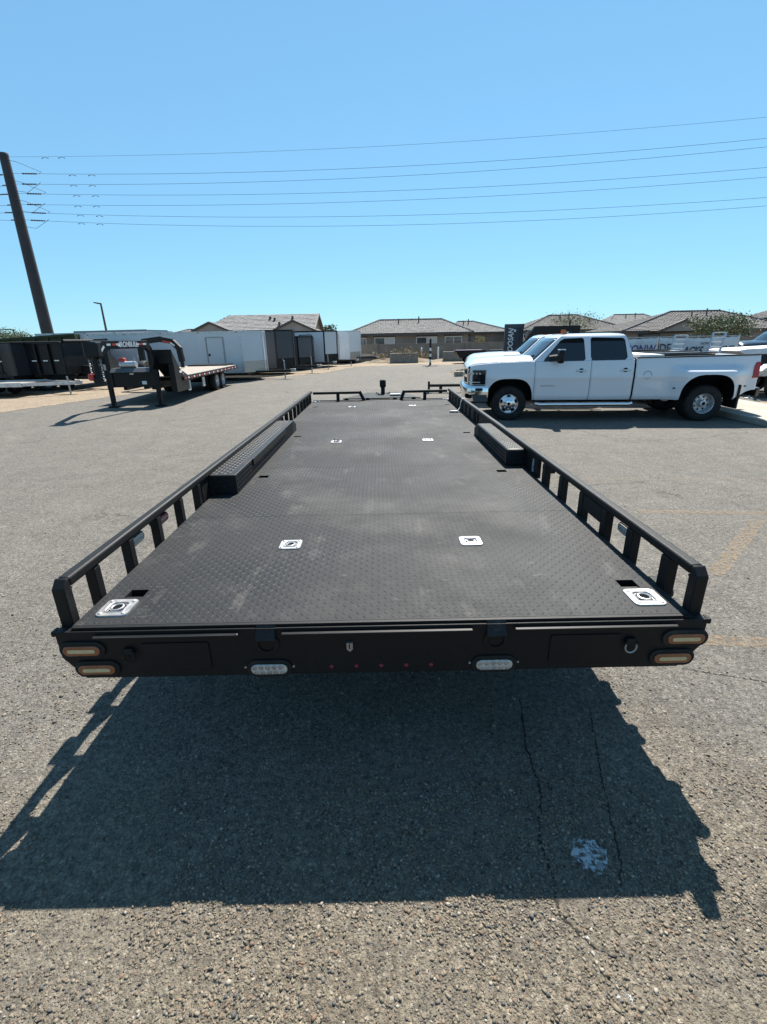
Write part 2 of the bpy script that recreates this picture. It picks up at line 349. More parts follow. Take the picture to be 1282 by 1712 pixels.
# open cracks in the old asphalt near the trailer's tail
M_CRACK = mat('crack_dirt', (.022, .020, .018), .95, spec=.1, col2=(.05, .045, .038), nscale=60)
CR1 = [(0.741, 2.129), (0.679, 1.779), (0.67, 1.52), (0.598, 1.335), (0.604, 1.178), (0.585, 1.061), (0.688, 0.94)]
CR2 = [(1.101, 2.05), (0.97, 1.603), (0.924, 1.404), (0.878, 1.215), (0.786, 1.076)]
def crack(pts, w):
    P = []
    for (a, b) in zip(pts[:-1], pts[1:]):
        n = max(2, int(math.hypot(b[0]-a[0], b[1]-a[1])/.012))
        for q in range(n): P.append((a[0]+(b[0]-a[0])*q/n+random.gauss(0, .0035), a[1]+(b[1]-a[1])*q/n+random.gauss(0, .0035)))
    rows = []
    for i, (x, y) in enumerate(P):
        ww = w*random.uniform(.25, 1.0)*min(1, i/8+.1, (len(P)-i)/8+.1); rows.append([(x-ww, y, .0022), (x+ww, y+ww*.3, .0022)])
    k = MB(); k.grid(rows); tag(k.build('asphalt_crack', M_CRACK), kind='structure')
crack(CR1, .006); crack(CR2, .0045); crack([(1.75, 2.35), (2.2, 2.2), (2.9, 2.25)], .006)
# loose stones lying on the near ground: real geometry, each with its own tone
def gravel():
    t = (1+5**.5)/2
    iv = np.array([(-1, t, 0), (1, t, 0), (-1, -t, 0), (1, -t, 0), (0, -1, t), (0, 1, t), (0, -1, -t), (0, 1, -t), (t, 0, -1), (t, 0, 1), (-t, 0, -1), (-t, 0, 1)], float)
    iv /= np.linalg.norm(iv[0])
    fi = np.array([(0, 11, 5), (0, 5, 1), (0, 1, 7), (0, 7, 10), (0, 10, 11), (1, 5, 9), (5, 11, 4), (11, 10, 2), (10, 7, 6), (7, 1, 8), (3, 9, 4), (3, 4, 2), (3, 2, 6), (3, 6, 8), (3, 8, 9), (4, 9, 5), (2, 4, 11), (6, 2, 10), (8, 6, 7), (9, 8, 1)])
    sets = [(56000, 0.45, 1.6, 0.0016, 0.0066), (38000, 1.0, 3.2, 0.0020, 0.0062), (420, 0.5, 3.2, 0.007, 0.011), (2200, 3.0, 9.0, 0.004, 0.009)]
    V = []; F = []; T = []; o = 0
    for n, y0, y1, r0, r1 in sets:
        y = y0+(y1-y0)*rng.random(n)**1.15; x = (rng.random(n)*2-1)*(0.9+0.95*y)
        fld = np.sin(2.1*x+1.3*np.sin(1.7*y)+.6)+np.sin(3.3*y+1.9*np.sin(1.3*x)+2.0)+.7*np.sin(7.1*x+5.3*y)+.5*np.sin(11*x-9*y+1)   # swept and bare patches
        keep = rng.random(n) < np.clip(.62+.36*fld, .12, 1); x, y = x[keep], y[keep]; n = len(x)
        r = r0+(r1-r0)*rng.random(n)**2.4
        sc = np.stack([r*rng.uniform(.65, 1.6, n), r*rng.uniform(.65, 1.3, n), r*rng.uniform(.5, .95, n)], 1)
        shp = iv[None]*(1+rng.uniform(-.42, .42, (n, 12, 1)))
        p = shp*sc[:, None, :]; a = rng.uniform(0, 2*PI, n); ca, sa = np.cos(a)[:, None], np.sin(a)[:, None]
        q = np.stack([p[..., 0]*ca-p[..., 1]*sa+x[:, None], p[..., 0]*sa+p[..., 1]*ca+y[:, None], p[..., 2]+(sc[:, 2]*rng.uniform(-.1, .6, n))[:, None]], 2)
        V.append(q.reshape(-1, 3)); F.append((fi[None]+(np.arange(n)*12)[:, None, None]+o).reshape(-1, 3)); T.append(np.repeat(rng.random(n), 12)); o += n*12
    m = bpy.data.materials.new('gravel_stone'); m.use_nodes = True; nn = m.node_tree.nodes; l = m.node_tree.links; b = nn['Principled BSDF']
    b.inputs['Roughness'].default_value = 0.8; b.inputs['Specular IOR Level'].default_value = 0.3
    at = nn.new('ShaderNodeAttribute'); at.attribute_name = 'stone_tone'
    rp = nn.new('ShaderNodeValToRGB'); rp.color_ramp.interpolation = 'CONSTANT'; e = rp.color_ramp.elements
    tones = [(0, (0.143, 0.117, 0.084)), (.25, (0.189, 0.153, 0.109)), (.48, (0.110, 0.095, 0.078)), (.6, (0.222, 0.184, 0.134)), (.72, (0.078, 0.076, 0.073)), (.80, (0.169, 0.111, 0.073)), (.87, (0.130, 0.117, 0.101)), (.93, (0.293, 0.257, 0.206)), (.97, (0.039, 0.037, 0.034))]
    for i, (p_, c) in enumerate(tones):
        if i < 2: e[i].position = p_; e[i].color = (*c, 1)
        else:
            z = e.new(p_); z.color = (*c, 1)
    l.new(at.outputs['Fac'], rp.inputs[0]); l.new(rp.outputs[0], b.inputs['Base Color'])
    ob = raw('loose_gravel', np.concatenate(V), np.concatenate(F), m)
    a = ob.data.attributes.new('stone_tone', 'FLOAT', 'POINT'); a.data.foreach_set('value', np.concatenate(T).astype(np.float32))
    tag(ob, 'loose tan and grey gravel scattered over the asphalt', 'gravel', kind='stuff')
gravel()

# ------------------------------------------------------------------ foreground deck trailer
M_DECK = mat('tread_plate_paint', (0.018, 0.0188, 0.020), 0.50, spec=0.13, col2=(0.026, 0.0265, 0.027), nscale=1.3, lo=0.36, hi=0.66, rough2=0.70, bump=0.15, bscale=260, detail=10)
def dust(m, col, specs):
    """dry dust and scuffs lying on a painted surface, each layer its own noise"""
    n = m.node_tree.nodes; l = m.node_tree.links; b = n['Principled BSDF']; src = b.inputs['Base Color'].links[0].from_socket
    tc = n.new('ShaderNodeTexCoord')
    for sc, lo, hi, amt, st_ in specs:
        mp = n.new('ShaderNodeMapping'); mp.inputs['Scale'].default_value = st_; l.new(tc.outputs['Object'], mp.inputs[0])
        z = n.new('ShaderNodeTexNoise'); z.inputs['Scale'].default_value = sc; z.inputs['Detail'].default_value = 9; z.inputs['Roughness'].default_value = 0.68; l.new(mp.outputs[0], z.inputs['Vector'])
        r = n.new('ShaderNodeMapRange'); r.inputs[1].default_value = lo; r.inputs[2].default_value = hi; r.inputs[4].default_value = amt; l.new(z.outputs[0], r.inputs[0])
        x = n.new('ShaderNodeMix'); x.data_type = 'RGBA'; l.new(r.outputs[0], x.inputs[0]); l.new(src, x.inputs[6]); x.inputs[7].default_value = (*col, 1); src = x.outputs[2]
    l.new(src, b.inputs['Base Color'])
dust(M_DECK, (0.15, 0.14, 0.125), [(1.1, 0.50, 0.70, 0.26, (1, 1, 1)), (3.5, 0.58, 0.74, 0.36, (1.6, .6, 1)), (14, 0.62, 0.74, 0.5, (.5, 1.6, 1)), (60, 0.66, 0.74, 0.35, (1, 1, 1))])  # dust and scuffs, strengthened so the pale patches also stand for sun glare
dust(M_BLACK, (0.12, 0.11, 0.10), [(2.5, 0.55, 0.8, 0.05, (1, 1, 1)), (45, 0.68, 0.76, 0.25, (1, 1, 1))])
def lug_cells(frame_o, du, dv, nu, nv, pitch, skip=None, L=0.0158, B=0.0042, Hh=0.0026):
    """raised tread lugs on a face: alternate diagonal bars"""
    du = Vector(du).normalized(); dv = Vector(dv).normalized(); nn = du.cross(dv); o = Vector(frame_o); V = []; F = []
    tmpl = ((-L, 0, 0), (-L*.5, -B, 0), (L*.5, -B, 0), (L, 0, 0), (L*.5, B, 0), (-L*.5, B, 0), (-L*.5, 0, Hh), (L*.5, 0, Hh))
    fl = ((0, 1, 6), (1, 2, 7), (1, 7, 6), (2, 3, 7), (3, 4, 7), (4, 5, 6), (4, 6, 7), (5, 0, 6))
    for i in range(nu):
        for j in range(nv):
            u, v = (i+.5)*pitch, (j+.5)*pitch
            if skip and skip(u, v): continue
            s_ = 1 if (i+j) % 2 else -1; ca, sa = 0.7071, 0.7071*s_; k = len(V)
            for a, b, c in tmpl:
                p = o+du*(u+a*ca-b*sa)+dv*(v+a*sa+b*ca)+nn*c; V.append((p.x, p.y, p.z))
            F += [(a+k, b+k, c+k) for a, b, c in fl]
    return V, F
M_BOX = mat('wheel_box_paint', (0.012, 0.0125, 0.0135), 0.48, spec=0.2, col2=(0.018, 0.018, 0.0185), nscale=3, rough2=0.6)
dust(M_BOX, (0.12, 0.11, 0.10), [(6, 0.6, 0.78, 0.2, (1, 1, 1))])
def deck_trailer():
    ZD = 0.78; HW = 1.312; Y0 = 1.73; LN = 7.73
    t = empty('deck_trailer', (-0.02, Y0, 0), label='long black tread plate deck trailer with low side rails in the foreground', cat='trailer')
    ly = lambda y: y-Y0
    rings = [(-1.19, 1.865, .142), (1.19, 1.865, .142), (-.525, 2.53, .126), (.525, 2.53, .126), (-.515, 5.47, .126), (.555, 5.47, .126), (-.50, 8.5, .126), (.57, 8.5, .126), (-1.23, 9.33, .12), (1.27, 9.33, .12)]
    holes = [(-1.165, 1.995, .085, .075), (1.178, 1.995, .085, .075), (-1.03, 4.03, .085, .07), (1.076, 4.06, .085, .07), (-1.035, 5.87, .085, .07), (1.083, 5.9, .085, .07), (-1.17, 8.6, .085, .07), (1.2, 8.6, .085, .07)]
    boxes = [(-1.36, -1.12, 3.54, 6.32), (1.155, 1.36, 4.23, 5.80)]
    seams = [1.73, 3.02, 4.31, 5.60, 6.89, 8.18, 9.46]
    # deck plates, each with real openings and its tread lugs
    for a, b in zip(seams[:-1], seams[1:]):
        hs = [h for h in holes if a < h[1] < b]
        gap = 0.0015
        xs = sorted({-HW, HW} | {h[0]-h[2]/2 for h in hs} | {h[0]+h[2]/2 for h in hs})
        ys = sorted({a+gap, b-gap} | {h[1]-h[3]/2 for h in hs} | {h[1]+h[3]/2 for h in hs})
        def isin(x, y): return any(abs(x-h[0]) < h[2]/2 and abs(y-h[1]) < h[3]/2 for h in hs)
        mb = MB()
        for i in range(len(xs)-1):
            for j in range(len(ys)-1):
                if not isin((xs[i]+xs[i+1])/2, (ys[j]+ys[j+1])/2):
                    mb.add([(xs[i], ly(ys[j]), ZD), (xs[i+1], ly(ys[j]), ZD), (xs[i+1], ly(ys[j+1]), ZD), (xs[i], ly(ys[j+1]), ZD)], [(0, 1, 2, 3)])
        x0, x1, y0, y1 = -HW, HW, ly(a+gap), ly(b-gap)
        for p, q in (((x0, y0), (x1, y0)), ((x1, y0), (x1, y1)), ((x1, y1), (x0, y1)), ((x0, y1), (x0, y0))):
            mb.add([(*p, ZD-.006), (*q, ZD-.006), (*q, ZD), (*p, ZD)], [(0, 1, 2, 3)])
        pl = mb.build('deck_plate', M_DECK, t)
        nu = int(2*HW/.0305); nv = int((b-a)/.0305)
        def skip(u, v):
            x = -HW+.008+u; y = a+.006+v
            if any(abs(x-r[0]) < r[2]/2+.014 and abs(y-r[1]) < r[2]/2+.014 for r in rings): return True
            if any(abs(x-h[0]) < h[2]/2+.014 and abs(y-h[1]) < h[3]/2+.014 for h in hs): return True
            return any(q[0]-.014 < x < q[1]+.014 and q[2]-.014 < y < q[3]+.014 for q in boxes)
        V, F = lug_cells((-HW+.008, ly(a+.006), ZD), (1, 0, 0), (0, 1, 0), nu, nv, .0305, skip)
        tag(raw('tread_pattern', V, F, M_DECK, pl), kind='stuff')
        for h in hs:                                     # stake pocket below each opening
            k = MB(); x0, x1, y0, y1 = h[0]-h[2]/2, h[0]+h[2]/2, ly(h[1]-h[3]/2), ly(h[1]+h[3]/2); zb = ZD-.10; zt = ZD-.001
            k.add([(x0, y0, zt), (x1, y0, zt), (x1, y1, zt), (x0, y1, zt), (x0, y0, zb), (x1, y0, zb), (x1, y1, zb), (x0, y1, zb)],
                  [(0, 1, 5, 4), (1, 2, 6, 5), (2, 3, 7, 6), (3, 0, 4, 7), (4, 5, 6, 7)])
            k.build('stake_pocket', M_DARK, pl)
    # flush tie-down plates
    for i, (x, y, w) in enumerate(rings):
        c = (x, ly(y)); z0, z1 = ZD+.0008, ZD+.0065
        out = rrect(c[0], c[1], w, w, w*.16, 5); n = len(out); ri = w*.33
        def circ(r, z, dx=0):
            P = []
            for (px, py) in out:
                q = math.atan2(py-c[1], px-c[0]); P.append((c[0]+r*math.cos(q), c[1]+r*math.sin(q), z))
            return P
        k = MB(); R1 = [(px, py, z0) for px, py in out]; R2 = [(c[0]+(px-c[0])*.975, c[1]+(py-c[1])*.975, z1) for px, py in out]
        R3 = circ(ri*1.14, z1); R4 = circ(ri*1.08, z1+.003); R5 = circ(ri, z1+.001)
        vs = R1+R2+R3+R4+R5; fs = []
        for r in range(4):
            for q in range(n): fs.append((r*n+q, r*n+(q+1) % n, r*n+n+(q+1) % n, r*n+n+q))
        k.add(vs, fs); pl = k.build('tie_down_plate', M_ZINC, t, smooth=True)
        k = MB(); A = circ(ri, z1+.001); Bq = circ(ri*.92, ZD+.0012); Cc = circ(ri*.66, ZD+.0010)
        k.add(A+Bq+Cc, [(r*n+q, r*n+(q+1) % n, r*n+n+(q+1) % n, r*n+n+q) for r in range(2) for q in range(n)]); k.build('cup', M_ZINC, pl, smooth=True)
        k = MB(); k.add(circ(ri*.80, ZD+.0020), [tuple(range(n))]); k.build('cup_hole', M_DARK, pl)
        k = MB(); rr = ri*.74; up = i in (4, 6)            # the folding ring: D-shaped loop with a straight bar
        pts = []
        for q in range(19):
            a_ = 2*PI*q/18
            pts.append((c[0]+rr*.74*math.cos(a_), c[1]-rr*.35*up+(0 if up else rr*.74*math.sin(a_)), (z1+rr*.55+rr*.74*math.sin(a_)) if up else ZD+.0045))
        k.tube(pts, w*.040, 7, caps=False)
        k.tube([(c[0]-rr*1.15, c[1]-rr*(.35 if up else 1.12), z1), (c[0]+rr*1.15, c[1]-rr*(.35 if up else 1.12), z1)], w*.022, 7); k.build('lashing_ring', M_STEEL if up else M_ZINC, pl, smooth=True)
        for sx in (-1, 1):
            for sy in (-1, 1):
                k = MB(); k.lathe([(0, .0052), (.004, .005), (.0082, .003), (.0095, 0)], 'z', (c[0]+sx*w*.36, c[1]+sy*w*.36, z1), 10); k.build('bolt', M_STEEL, pl, smooth=True)
    # wheel boxes with tread on their visible faces
    for side, (x0, x1, y0, y1) in zip((-1, 1), boxes):
        zt = .935; xi, xo = (x1, x0) if side < 0 else (x0, x1); a, b = ly(y0), ly(y1)
        k = MB(); ch = .03 if side > 0 else .012; cy = .17
        prof = [(a, ZD+.001), (a, zt-ch*.6), (a+ch*.6, zt), (b-cy, zt), (b, zt-.07), (b, ZD+.001)]
        k.prism(prof, 'x', xo, xi-side*(-ch)*0)
        bo = k.build('wheel_box', M_BOX, t, bevel=.02 if side > 0 else .007, smooth=True)
        V, F = [], []
        def addf(o, du, dv, nu, nv, p):
            v, f = lug_cells(o, du, dv, nu, nv, p, L=.0185, B=.0052, Hh=.0042); k0 = len(V); V.extend(v); F.extend([tuple(i+k0 for i in q) for q in f])
        wv = abs(x1-x0)-.045
        addf((min(x0, x1)+.022, a-.0003, ZD+.012), (1, 0, 0), (0, 0, 1), int(wv/.034), 4, .034)
        addf((min(x0, x1)+.022, a+.03, zt+.0003), (1, 0, 0), (0, 1, 0), int(wv/.034), int((b-a-cy-.05)/.034), .034)
        if side < 0: addf((xi+.0003, a+.02, ZD+.012), (0, 1, 0), (0, 0, 1), int((b-a-.25)/.034), 4, .034)
        else: addf((xi-.0003, b-.23, ZD+.012), (0, -1, 0), (0, 0, 1), int((b-a-.25)/.034), 4, .034)
        tag(raw('tread_pattern', V, F, M_BOX, bo), kind='stuff')
        if side < 0:
            k = MB(); k.box(xi-.001, xi+.012, ly(4.05), ly(5.55), zt-.055, zt+.004, .003); k.build('access_flap', M_BLACK, bo)
    # side rails
    zr0, zr1 = .932, .978
    for side in (-1, 1):
        xa, xb = side*1.318, side*1.372
        k = MB(); x0, x1 = sorted((xa, xb)); e = .018
        y0, y1 = ly(1.745), ly(9.46)
        def sec(y, z0, z1): return [(x0+e, y, z0), (x1-e, y, z0), (x1, y, z0+e), (x1, y, z1-e), (x1-e, y, z1), (x0+e, y, z1), (x0, y, z1-e), (x0, y, z0+e)]
        k.prism([(y0+.045, zr0), (y1, zr0), (y1, zr1), (y0+.045, zr1)], 'x', x0, x1)
        k.build('top_rail', M_BLACK, t, bevel=.012, smooth=True)
        k = MB(); k.prism([(y0, .735), (y0+.05, .735), (y0+.05, zr0-.012), (y0+.062, zr0-.0005), (y0+.044, zr0-.0005), (y0+.044, zr1), (y0+.034, zr1), (y0, zr1-.036)], 'x', x0, x1)
        k.build('end_post', M_BLACK, t, bevel=.01, smooth=True)
        k = MB(); k.box(side*1.28-.035, side*1.28+.035, ly(1.83), y1, .66, ZD-.007, .006); k.build('side_channel', M_BLACK, t)
        posts = [1.99, 2.31, 2.645, 2.985, 3.31] if side < 0 else [1.975, 2.305, 2.61, 2.945, 3.32, 3.69]
        wid = [.05]*len(posts) if side < 0 else [.066]*len(posts)
        post2 = [6.5+.345*i for i in range(9)]
        posts += post2; wid += [.05]*9 if side < 0 else [.066, .20, .19, .21, .20, .21, .24, .2, .1]
        for p, w in zip(posts, wid):
            k = MB(); k.box(x0+.002, x1-.002, ly(p-w/2), ly(p+w/2), ZD-.06, zr0-.001, .004); k.build('rail_post', M_BLACK, t)
        if side > 0:
            k = MB(); k.box(x0+.012, x1-.012, ly(3.87), ly(4.24), ZD-.02, zr0-.002); k.build('rail_plate', M_BLACK, t)
            k = MB(); k.box(x0+.006, x1-.02, ly(2.65), ly(2.91), ZD+.055, zr0-.002); k.build('rail_plate', M_BLACK, t)
            k = MB(); k.box(x0+.012, x1-.012, ly(4.26), ly(6.4), ZD-.02, zr0-.002); k.build('rail_plate', M_BLACK, t)
            text('serial_lettering', 'SSYZ20', M_WTEXT, t, face_mtx((x0+.010, ly(4.0), .845), (0, 0, -1), (0, -1, 0)) if False else face_mtx((x0+.0095, ly(3.985), .845), (0, 0, 1), (0, 1, 0)) , .052, .001, sx=.72)
        else:
            k = MB(); k.box(x0+.012, x1-.012, ly(3.38), ly(6.45), ZD-.02, zr0-.002); k.build('rail_plate', M_BLACK, t)
        if side > 0:
            k = MB(); k.box(1.3165, 1.392, ly(1.80), ly(9.4), .565, .715, .006); k.build('shadow_rail', M_BLACK, t)  # added low rail, shaped to widen the trailer's shadow on the right
            for yw, lw, rw in ((1.90, .22, .042), (2.30, .10, .030), (2.60, .16, .036), (2.97, .10, .03), (3.28, .2, .036), (3.66, .10, .03)):  # added lumps, placed for the wavy edge they give the ground shadow
                k = MB(); k.lathe([(0, 0), (rw*.8, 0), (rw, .012), (rw*.7, .03), (rw*.7, lw-.03), (rw, lw-.012), (rw*.8, lw), (0, lw)], 'y', (1.392+rw*.55, ly(yw-lw/2), .60), 14); k.build('shadow_lump', M_DARK, t, smooth=True)
        # oval work lamps hung outside the rail
        for (y, wz) in (((2.47, .862), (2.80, .86)) if side < 0 else ((2.455, .862), (2.78, .875), (3.80, .865), (2.10, .70))):
            red = side < 0 and y > 2.6; xo = side*1.376; low = wz < .8
            k = MB(); k.prism([(a_, b_) for a_, b_ in stadium(ly(y), wz, .16, .062)], 'x', xo, xo+side*.055); hb = k.build('work_lamp', M_BLACK if not red else M_DARK, t, bevel=.004)
            k = MB(); k.prism([(a_, b_) for a_, b_ in stadium(ly(y), wz, .142, .046)], 'x', xo-side*.006, xo+side*.002)
            k.build('lamp_lens', M_RED if red else M_CLEAR, hb)
            if not low:
                for q in range(5):
                    k = MB(); k.lathe([(0, -.009), (.010, -.0068), (.0125, -.004)], 'x', (xo if side > 0 else xo, ly(y)-.05+.025*q, wz), 8)
                    if side < 0: k.v = [(2*xo-vx, vy, vz) for vx, vy, vz in k.v]
                    k.build('lamp_diode', M_STEEL, hb)
    # front rails with a sloped inner end, front lip
    yf = 9.42
    for (xo, xp, xt, xb) in ((-1.30, -.82, -.40, -.30), (1.30, .87, .47, .40)):
        k = MB(); s_ = 1 if xo > 0 else -1
        k.bar((xo, ly(yf), .935), (xt, ly(yf), .935), .06, .045); k.build('front_rail', M_BLACK, t)
        k = MB(); k.bar((xt, ly(yf), .953), (xb, ly(yf), ZD-.02), .058, .058, up=(0, 1, 0)); k.build('sloped_post', M_BLACK, t)
        k = MB(); k.box(xp-.03, xp+.03, ly(yf)-.028, ly(yf)+.028, ZD-.02, .914); k.build('rail_post', M_BLACK, t)
    k = MB(); k.box(-HW, HW, ly(9.462), ly(9.53), .60, ZD+.012, .006); fb = k.build('front_beam', M_BLACK, t)
    for x in (-.66, -.24, .29, .66):
        k = MB(); k.lathe([(0, .035), (.03, .032), (.042, .018), (.045, 0)], 'z', (x, ly(9.495), ZD+.012), 14); k.build('bump_stop', M_RUBBER, fb, smooth=True)
    # A-frame tongue, jack, coupler
    k = MB()
    for sx in (-1, 1): k.bar((sx*.78, ly(9.53), .62), (sx*.05, ly(11.3), .56), .08, .14)
    k.build('tongue_frame', M_BLACK, t)
    k = MB(); k.prism([(-.74, ly(9.54)), (.80, ly(9.54)), (.36, ly(10.55)), (-.28, ly(10.55))], 'z', .795, .812); k.build('tongue_plate', M_DECK, t)
    k = MB(); k.box(-.1, .1, ly(11.2), ly(11.55), .47, .64, .02); k.build('coupler', M_BLACK, t)
    k = MB(); k.box(.018, .102, ly(10.19), ly(10.27), .12, 1.0, .012); jk = k.build('jack', M_BLACK, t)
    k = MB(); k.box(-.005, .125, ly(10.16), ly(10.30), .95, 1.10, .02); k.build('jack_head', M_BLACK, jk)
    k = MB(); k.box(-.08, .2, ly(10.12), ly(10.34), 0.0, .02, .004); k.build('jack_foot', M_BLACK, jk)
    for sx in (-1, 1):
        k = MB(); k.tube([(.06+sx*.07, ly(10.2), .80), (.06+sx*.14, ly(10.2), .85), (.06+sx*.15, ly(10.2), .76), (.06+sx*.1, ly(10.2), .70)], .012, 6); k.build('cable_loop', M_RUBBER, jk, smooth=True)
    k = MB(); k.box(.20, .42, ly(9.8), ly(9.95), .813, .85, .01); k.build('label_box', M_ZINC, t)
    # rear bumper face with its lamps
    yb = ly(1.70)
    k = MB(); k.prism([(-1.376, .768), (-1.372, .64), (-1.29, .532), (1.29, .532), (1.372, .64), (1.376, .768)], 'y', yb, yb+.012)
    bu = k.build('rear_bumper', M_BLACK, t, bevel=.003)
    k = MB(); k.prism([(-1.372, .768), (-1.368, .64), (-1.288, .536), (1.288, .536), (1.368, .64), (1.372, .768)], 'y', yb+.0125, yb+.10); k.build('bumper_return', M_BLACK, bu)
    for x0, x1 in ((-1.21, -.60), (-.42, .385), (.56, 1.245)):
        k = MB(); k.prism(stadium((x0+x1)/2, .7495, x1-x0, .008, 4), 'y', yb-.022, yb-.0005); k.build('edge_strip', M_BLACKG, bu)
        k = MB(); k.box(x0+.008, x1-.008, yb-.0222, yb-.0216, .7518, .7532); k.build('worn_edge', M_STEEL, bu)
    k = MB(); k.box(-1.31, 1.312, yb+.014, yb+.03, .7687, .7795); k.build('deck_edge', M_BLACK, bu)
    for sx in (-1, 1):
        k = MB(); k.box(sx*1.383-.009, sx*1.383+.009, yb+.0, yb+.04, .745, .768, .003); k.build('corner_stub', M_BLACK, bu)
    def oval_lamp(x, z, w, h, mats, name, tilt=0):
        k = MB(); k.prism(stadium(x, z, w+.036, h+.034, 10), 'y', yb-.010, yb-.0006); gr = k.build(name, M_RUBBER, bu, bevel=.003, smooth=True)
        k = MB(); k.prism(stadium(x, z, w, h, 10), 'y', yb-.0165, yb-.0095); k.build('lens', mats, gr, bevel=.003, smooth=True)
        return gr
    for x, z in ((-1.272, .682), (-1.228, .585), (1.292, .682), (1.252, .585)):
        gq = oval_lamp(x, z, .158, .047, M_AMBER, 'marker_lamp')
        k = MB(); k.prism(stadium(x, z, .118, .018, 6), 'y', yb-.0185, yb-.016); k.build('diffuser', M_PALE, gq)
    for x in (-.487, .485):
        gq = oval_lamp(x, .57, .158, .050, M_CLEAR, 'reverse_lamp')
        for row in range(2):
            for c in range(5):
                k = MB(); k.lathe([(0.0, -.0005), (.005, -.0025), (.0105, -.0012), (.0118, 0)], 'y', (x-.056+.028*c+(-.006 if row else .0), yb-.0168, .57-.0125+.025*row), 10); k.build('reflector', M_STEEL, gq, smooth=True)
        for sx in (-1, 1):
            k = MB(); k.lathe([(0, -.006), (.005, -.0045), (.0065, 0)], 'y', (x+sx*.104, yb-.0005, .574), 10); k.build('rivet', M_ZINC, gq, smooth=True)
    for i in range(5):
        k = MB(); k.lathe([(0, -.008), (.006, -.007), (.0095, -.003), (.0105, 0)], 'y', (-.219+.108*i, yb-.0005, .569), 12); k.build('clearance_lamp', mat('red_clearance', (.16, .012, .022), .25), bu, smooth=True)
    for x in (-.488, .487):
        k = MB(); k.prism([(yb+.012, .7805), (yb-.024, .722), (yb-.021, .718), (yb-.0005, .718), (yb-.0005, .7675), (yb+.012, .7675)], 'x', x-.041, x+.041); tb = k.build('deck_tab', M_DECK, bu)
        V, F = lug_cells((x-.035, yb-.0225, .7225), (1, 0, 0), (0, .036, .0585), 3, 3, .022, L=.010, B=.003); tag(raw('tread_pattern', V, F, M_DECK, tb), kind='stuff')
        k = MB(); k.lathe([(.034, -.006), (.044, -.008), (.054, -.006), (.054, 0)], 'y', (x, yb-.0005, .69), 24); k.build('tube_end', M_BLACK, bu, smooth=True)
    for x0, x1 in ((-1.02, -.735), (.72, 1.02)):
        k = MB(); k.prism(rrect((x0+x1)/2, .640, x1-x0, .135, .008), 'y', yb-.006, yb-.0004); k.build('access_panel', M_BLACK, bu, bevel=.0015)
    for x in (-1.075, 1.06):
        k = MB(); k.tube([(x+.024*math.cos(a), yb-.018, .650+.027*math.sin(a)) for a in [R(150+24*q) for q in range(11)]], .0034, 7); sh = k.build('shackle', M_STEEL if x > 0 else M_BLACKG, bu, smooth=True)
        k = MB(); k.tube([(x-.03, yb-.014, .667), (x+.03, yb-.014, .667)], .006, 8); k.build('shackle_pin', M_BLACK, sh, smooth=True)
        k = MB(); k.box(x-.02, x+.02, yb-.018, yb-.0005, .662, .690, .004); k.build('shackle_lug', M_BLACK, sh)
    k = MB(); k.prism([(-.148, .695), (-.122, .695), (-.122, .665), (-.135, .652), (-.148, .665)], 'y', yb-.014, yb-.0005); la = k.build('latch', M_ZINC, bu)
    k = MB(); k.box(-.1385, -.1345, yb-.016, yb-.013, .668, .692); k.build('latch_slot', M_DARK, la)
    # frame, axles and wheels underneath
    for sx in (-1, 1):
        k = MB(); k.box(sx*.52-.05, sx*.52+.05, ly(1.9), ly(9.46), .52, .772); k.build('main_beam', M_BLACK, t)
    for i in range(12):
        y = ly(1.95+.65*i); k = MB(); k.box(-1.29, 1.29, y-.03, y+.03, .69, .772); k.build('crossmember', M_BLACK, t)
    k = MB(); k.box(-1.30, 1.30, ly(1.815), ly(1.90), .56, .772); k.build('rear_crossmember', M_BLACK, t)
    for y in (4.42, 5.28):
        k = MB(); k.tube([(-.95, ly(y), .37), (.95, ly(y), .37)], .045, 10); k.build('axle', M_BLACK, t, smooth=True)
        for sx in (-1, 1):
            k = MB(); k.lathe([(.19, -.1), (.34, -.115), (.37, -.08), (.37, .08), (.34, .115), (.19, .1)], 'x', (sx*1.1, ly(y), .37), 28); wh = k.build('wheel', M_RUBBER, t, smooth=True)
            k = MB(); k.lathe([(0, sx*.04), (.08, sx*.05), (.15, sx*.03), (.19, sx*.1)], 'x', (sx*1.1, ly(y), .37), 20); k.build('rim', M_STEEL, wh, smooth=True)
    return t
deck_trailer()
# grey lashing strap thrown over the right rail
st = empty('lashing_strap', (1.30, 7.75, 0), label='pale grey strap end slung over the right rail of the deck trailer', cat='strap')
M_STRAP = mat('strap_webbing', (0.42, 0.41, 0.39), 0.8, col2=(0.3, 0.29, 0.28), nscale=40)
k = MB(); P = [(.09, 0, .90), (.088, 0, .965), (.05, 0, .987), (-.005, -.02, .984), (-.03, -.05, .93), (-.05, -.09, .85), (-.09, -.12, .80), (-.15, -.14, .787)]
k.grid([[(x, y-.03, z), (x+.004, y+.03, z)] for x, y, z in P]); k.build('webbing', M_STRAP, st, thick=.004)
k = MB(); k.prism([(-.22, -.16), (-.10, -.19), (-.08, -.12), (-.13, -.08), (-.20, -.11)], 'z', .783, .81); k.build('hook_plate', M_STRAP, st, bevel=.004)

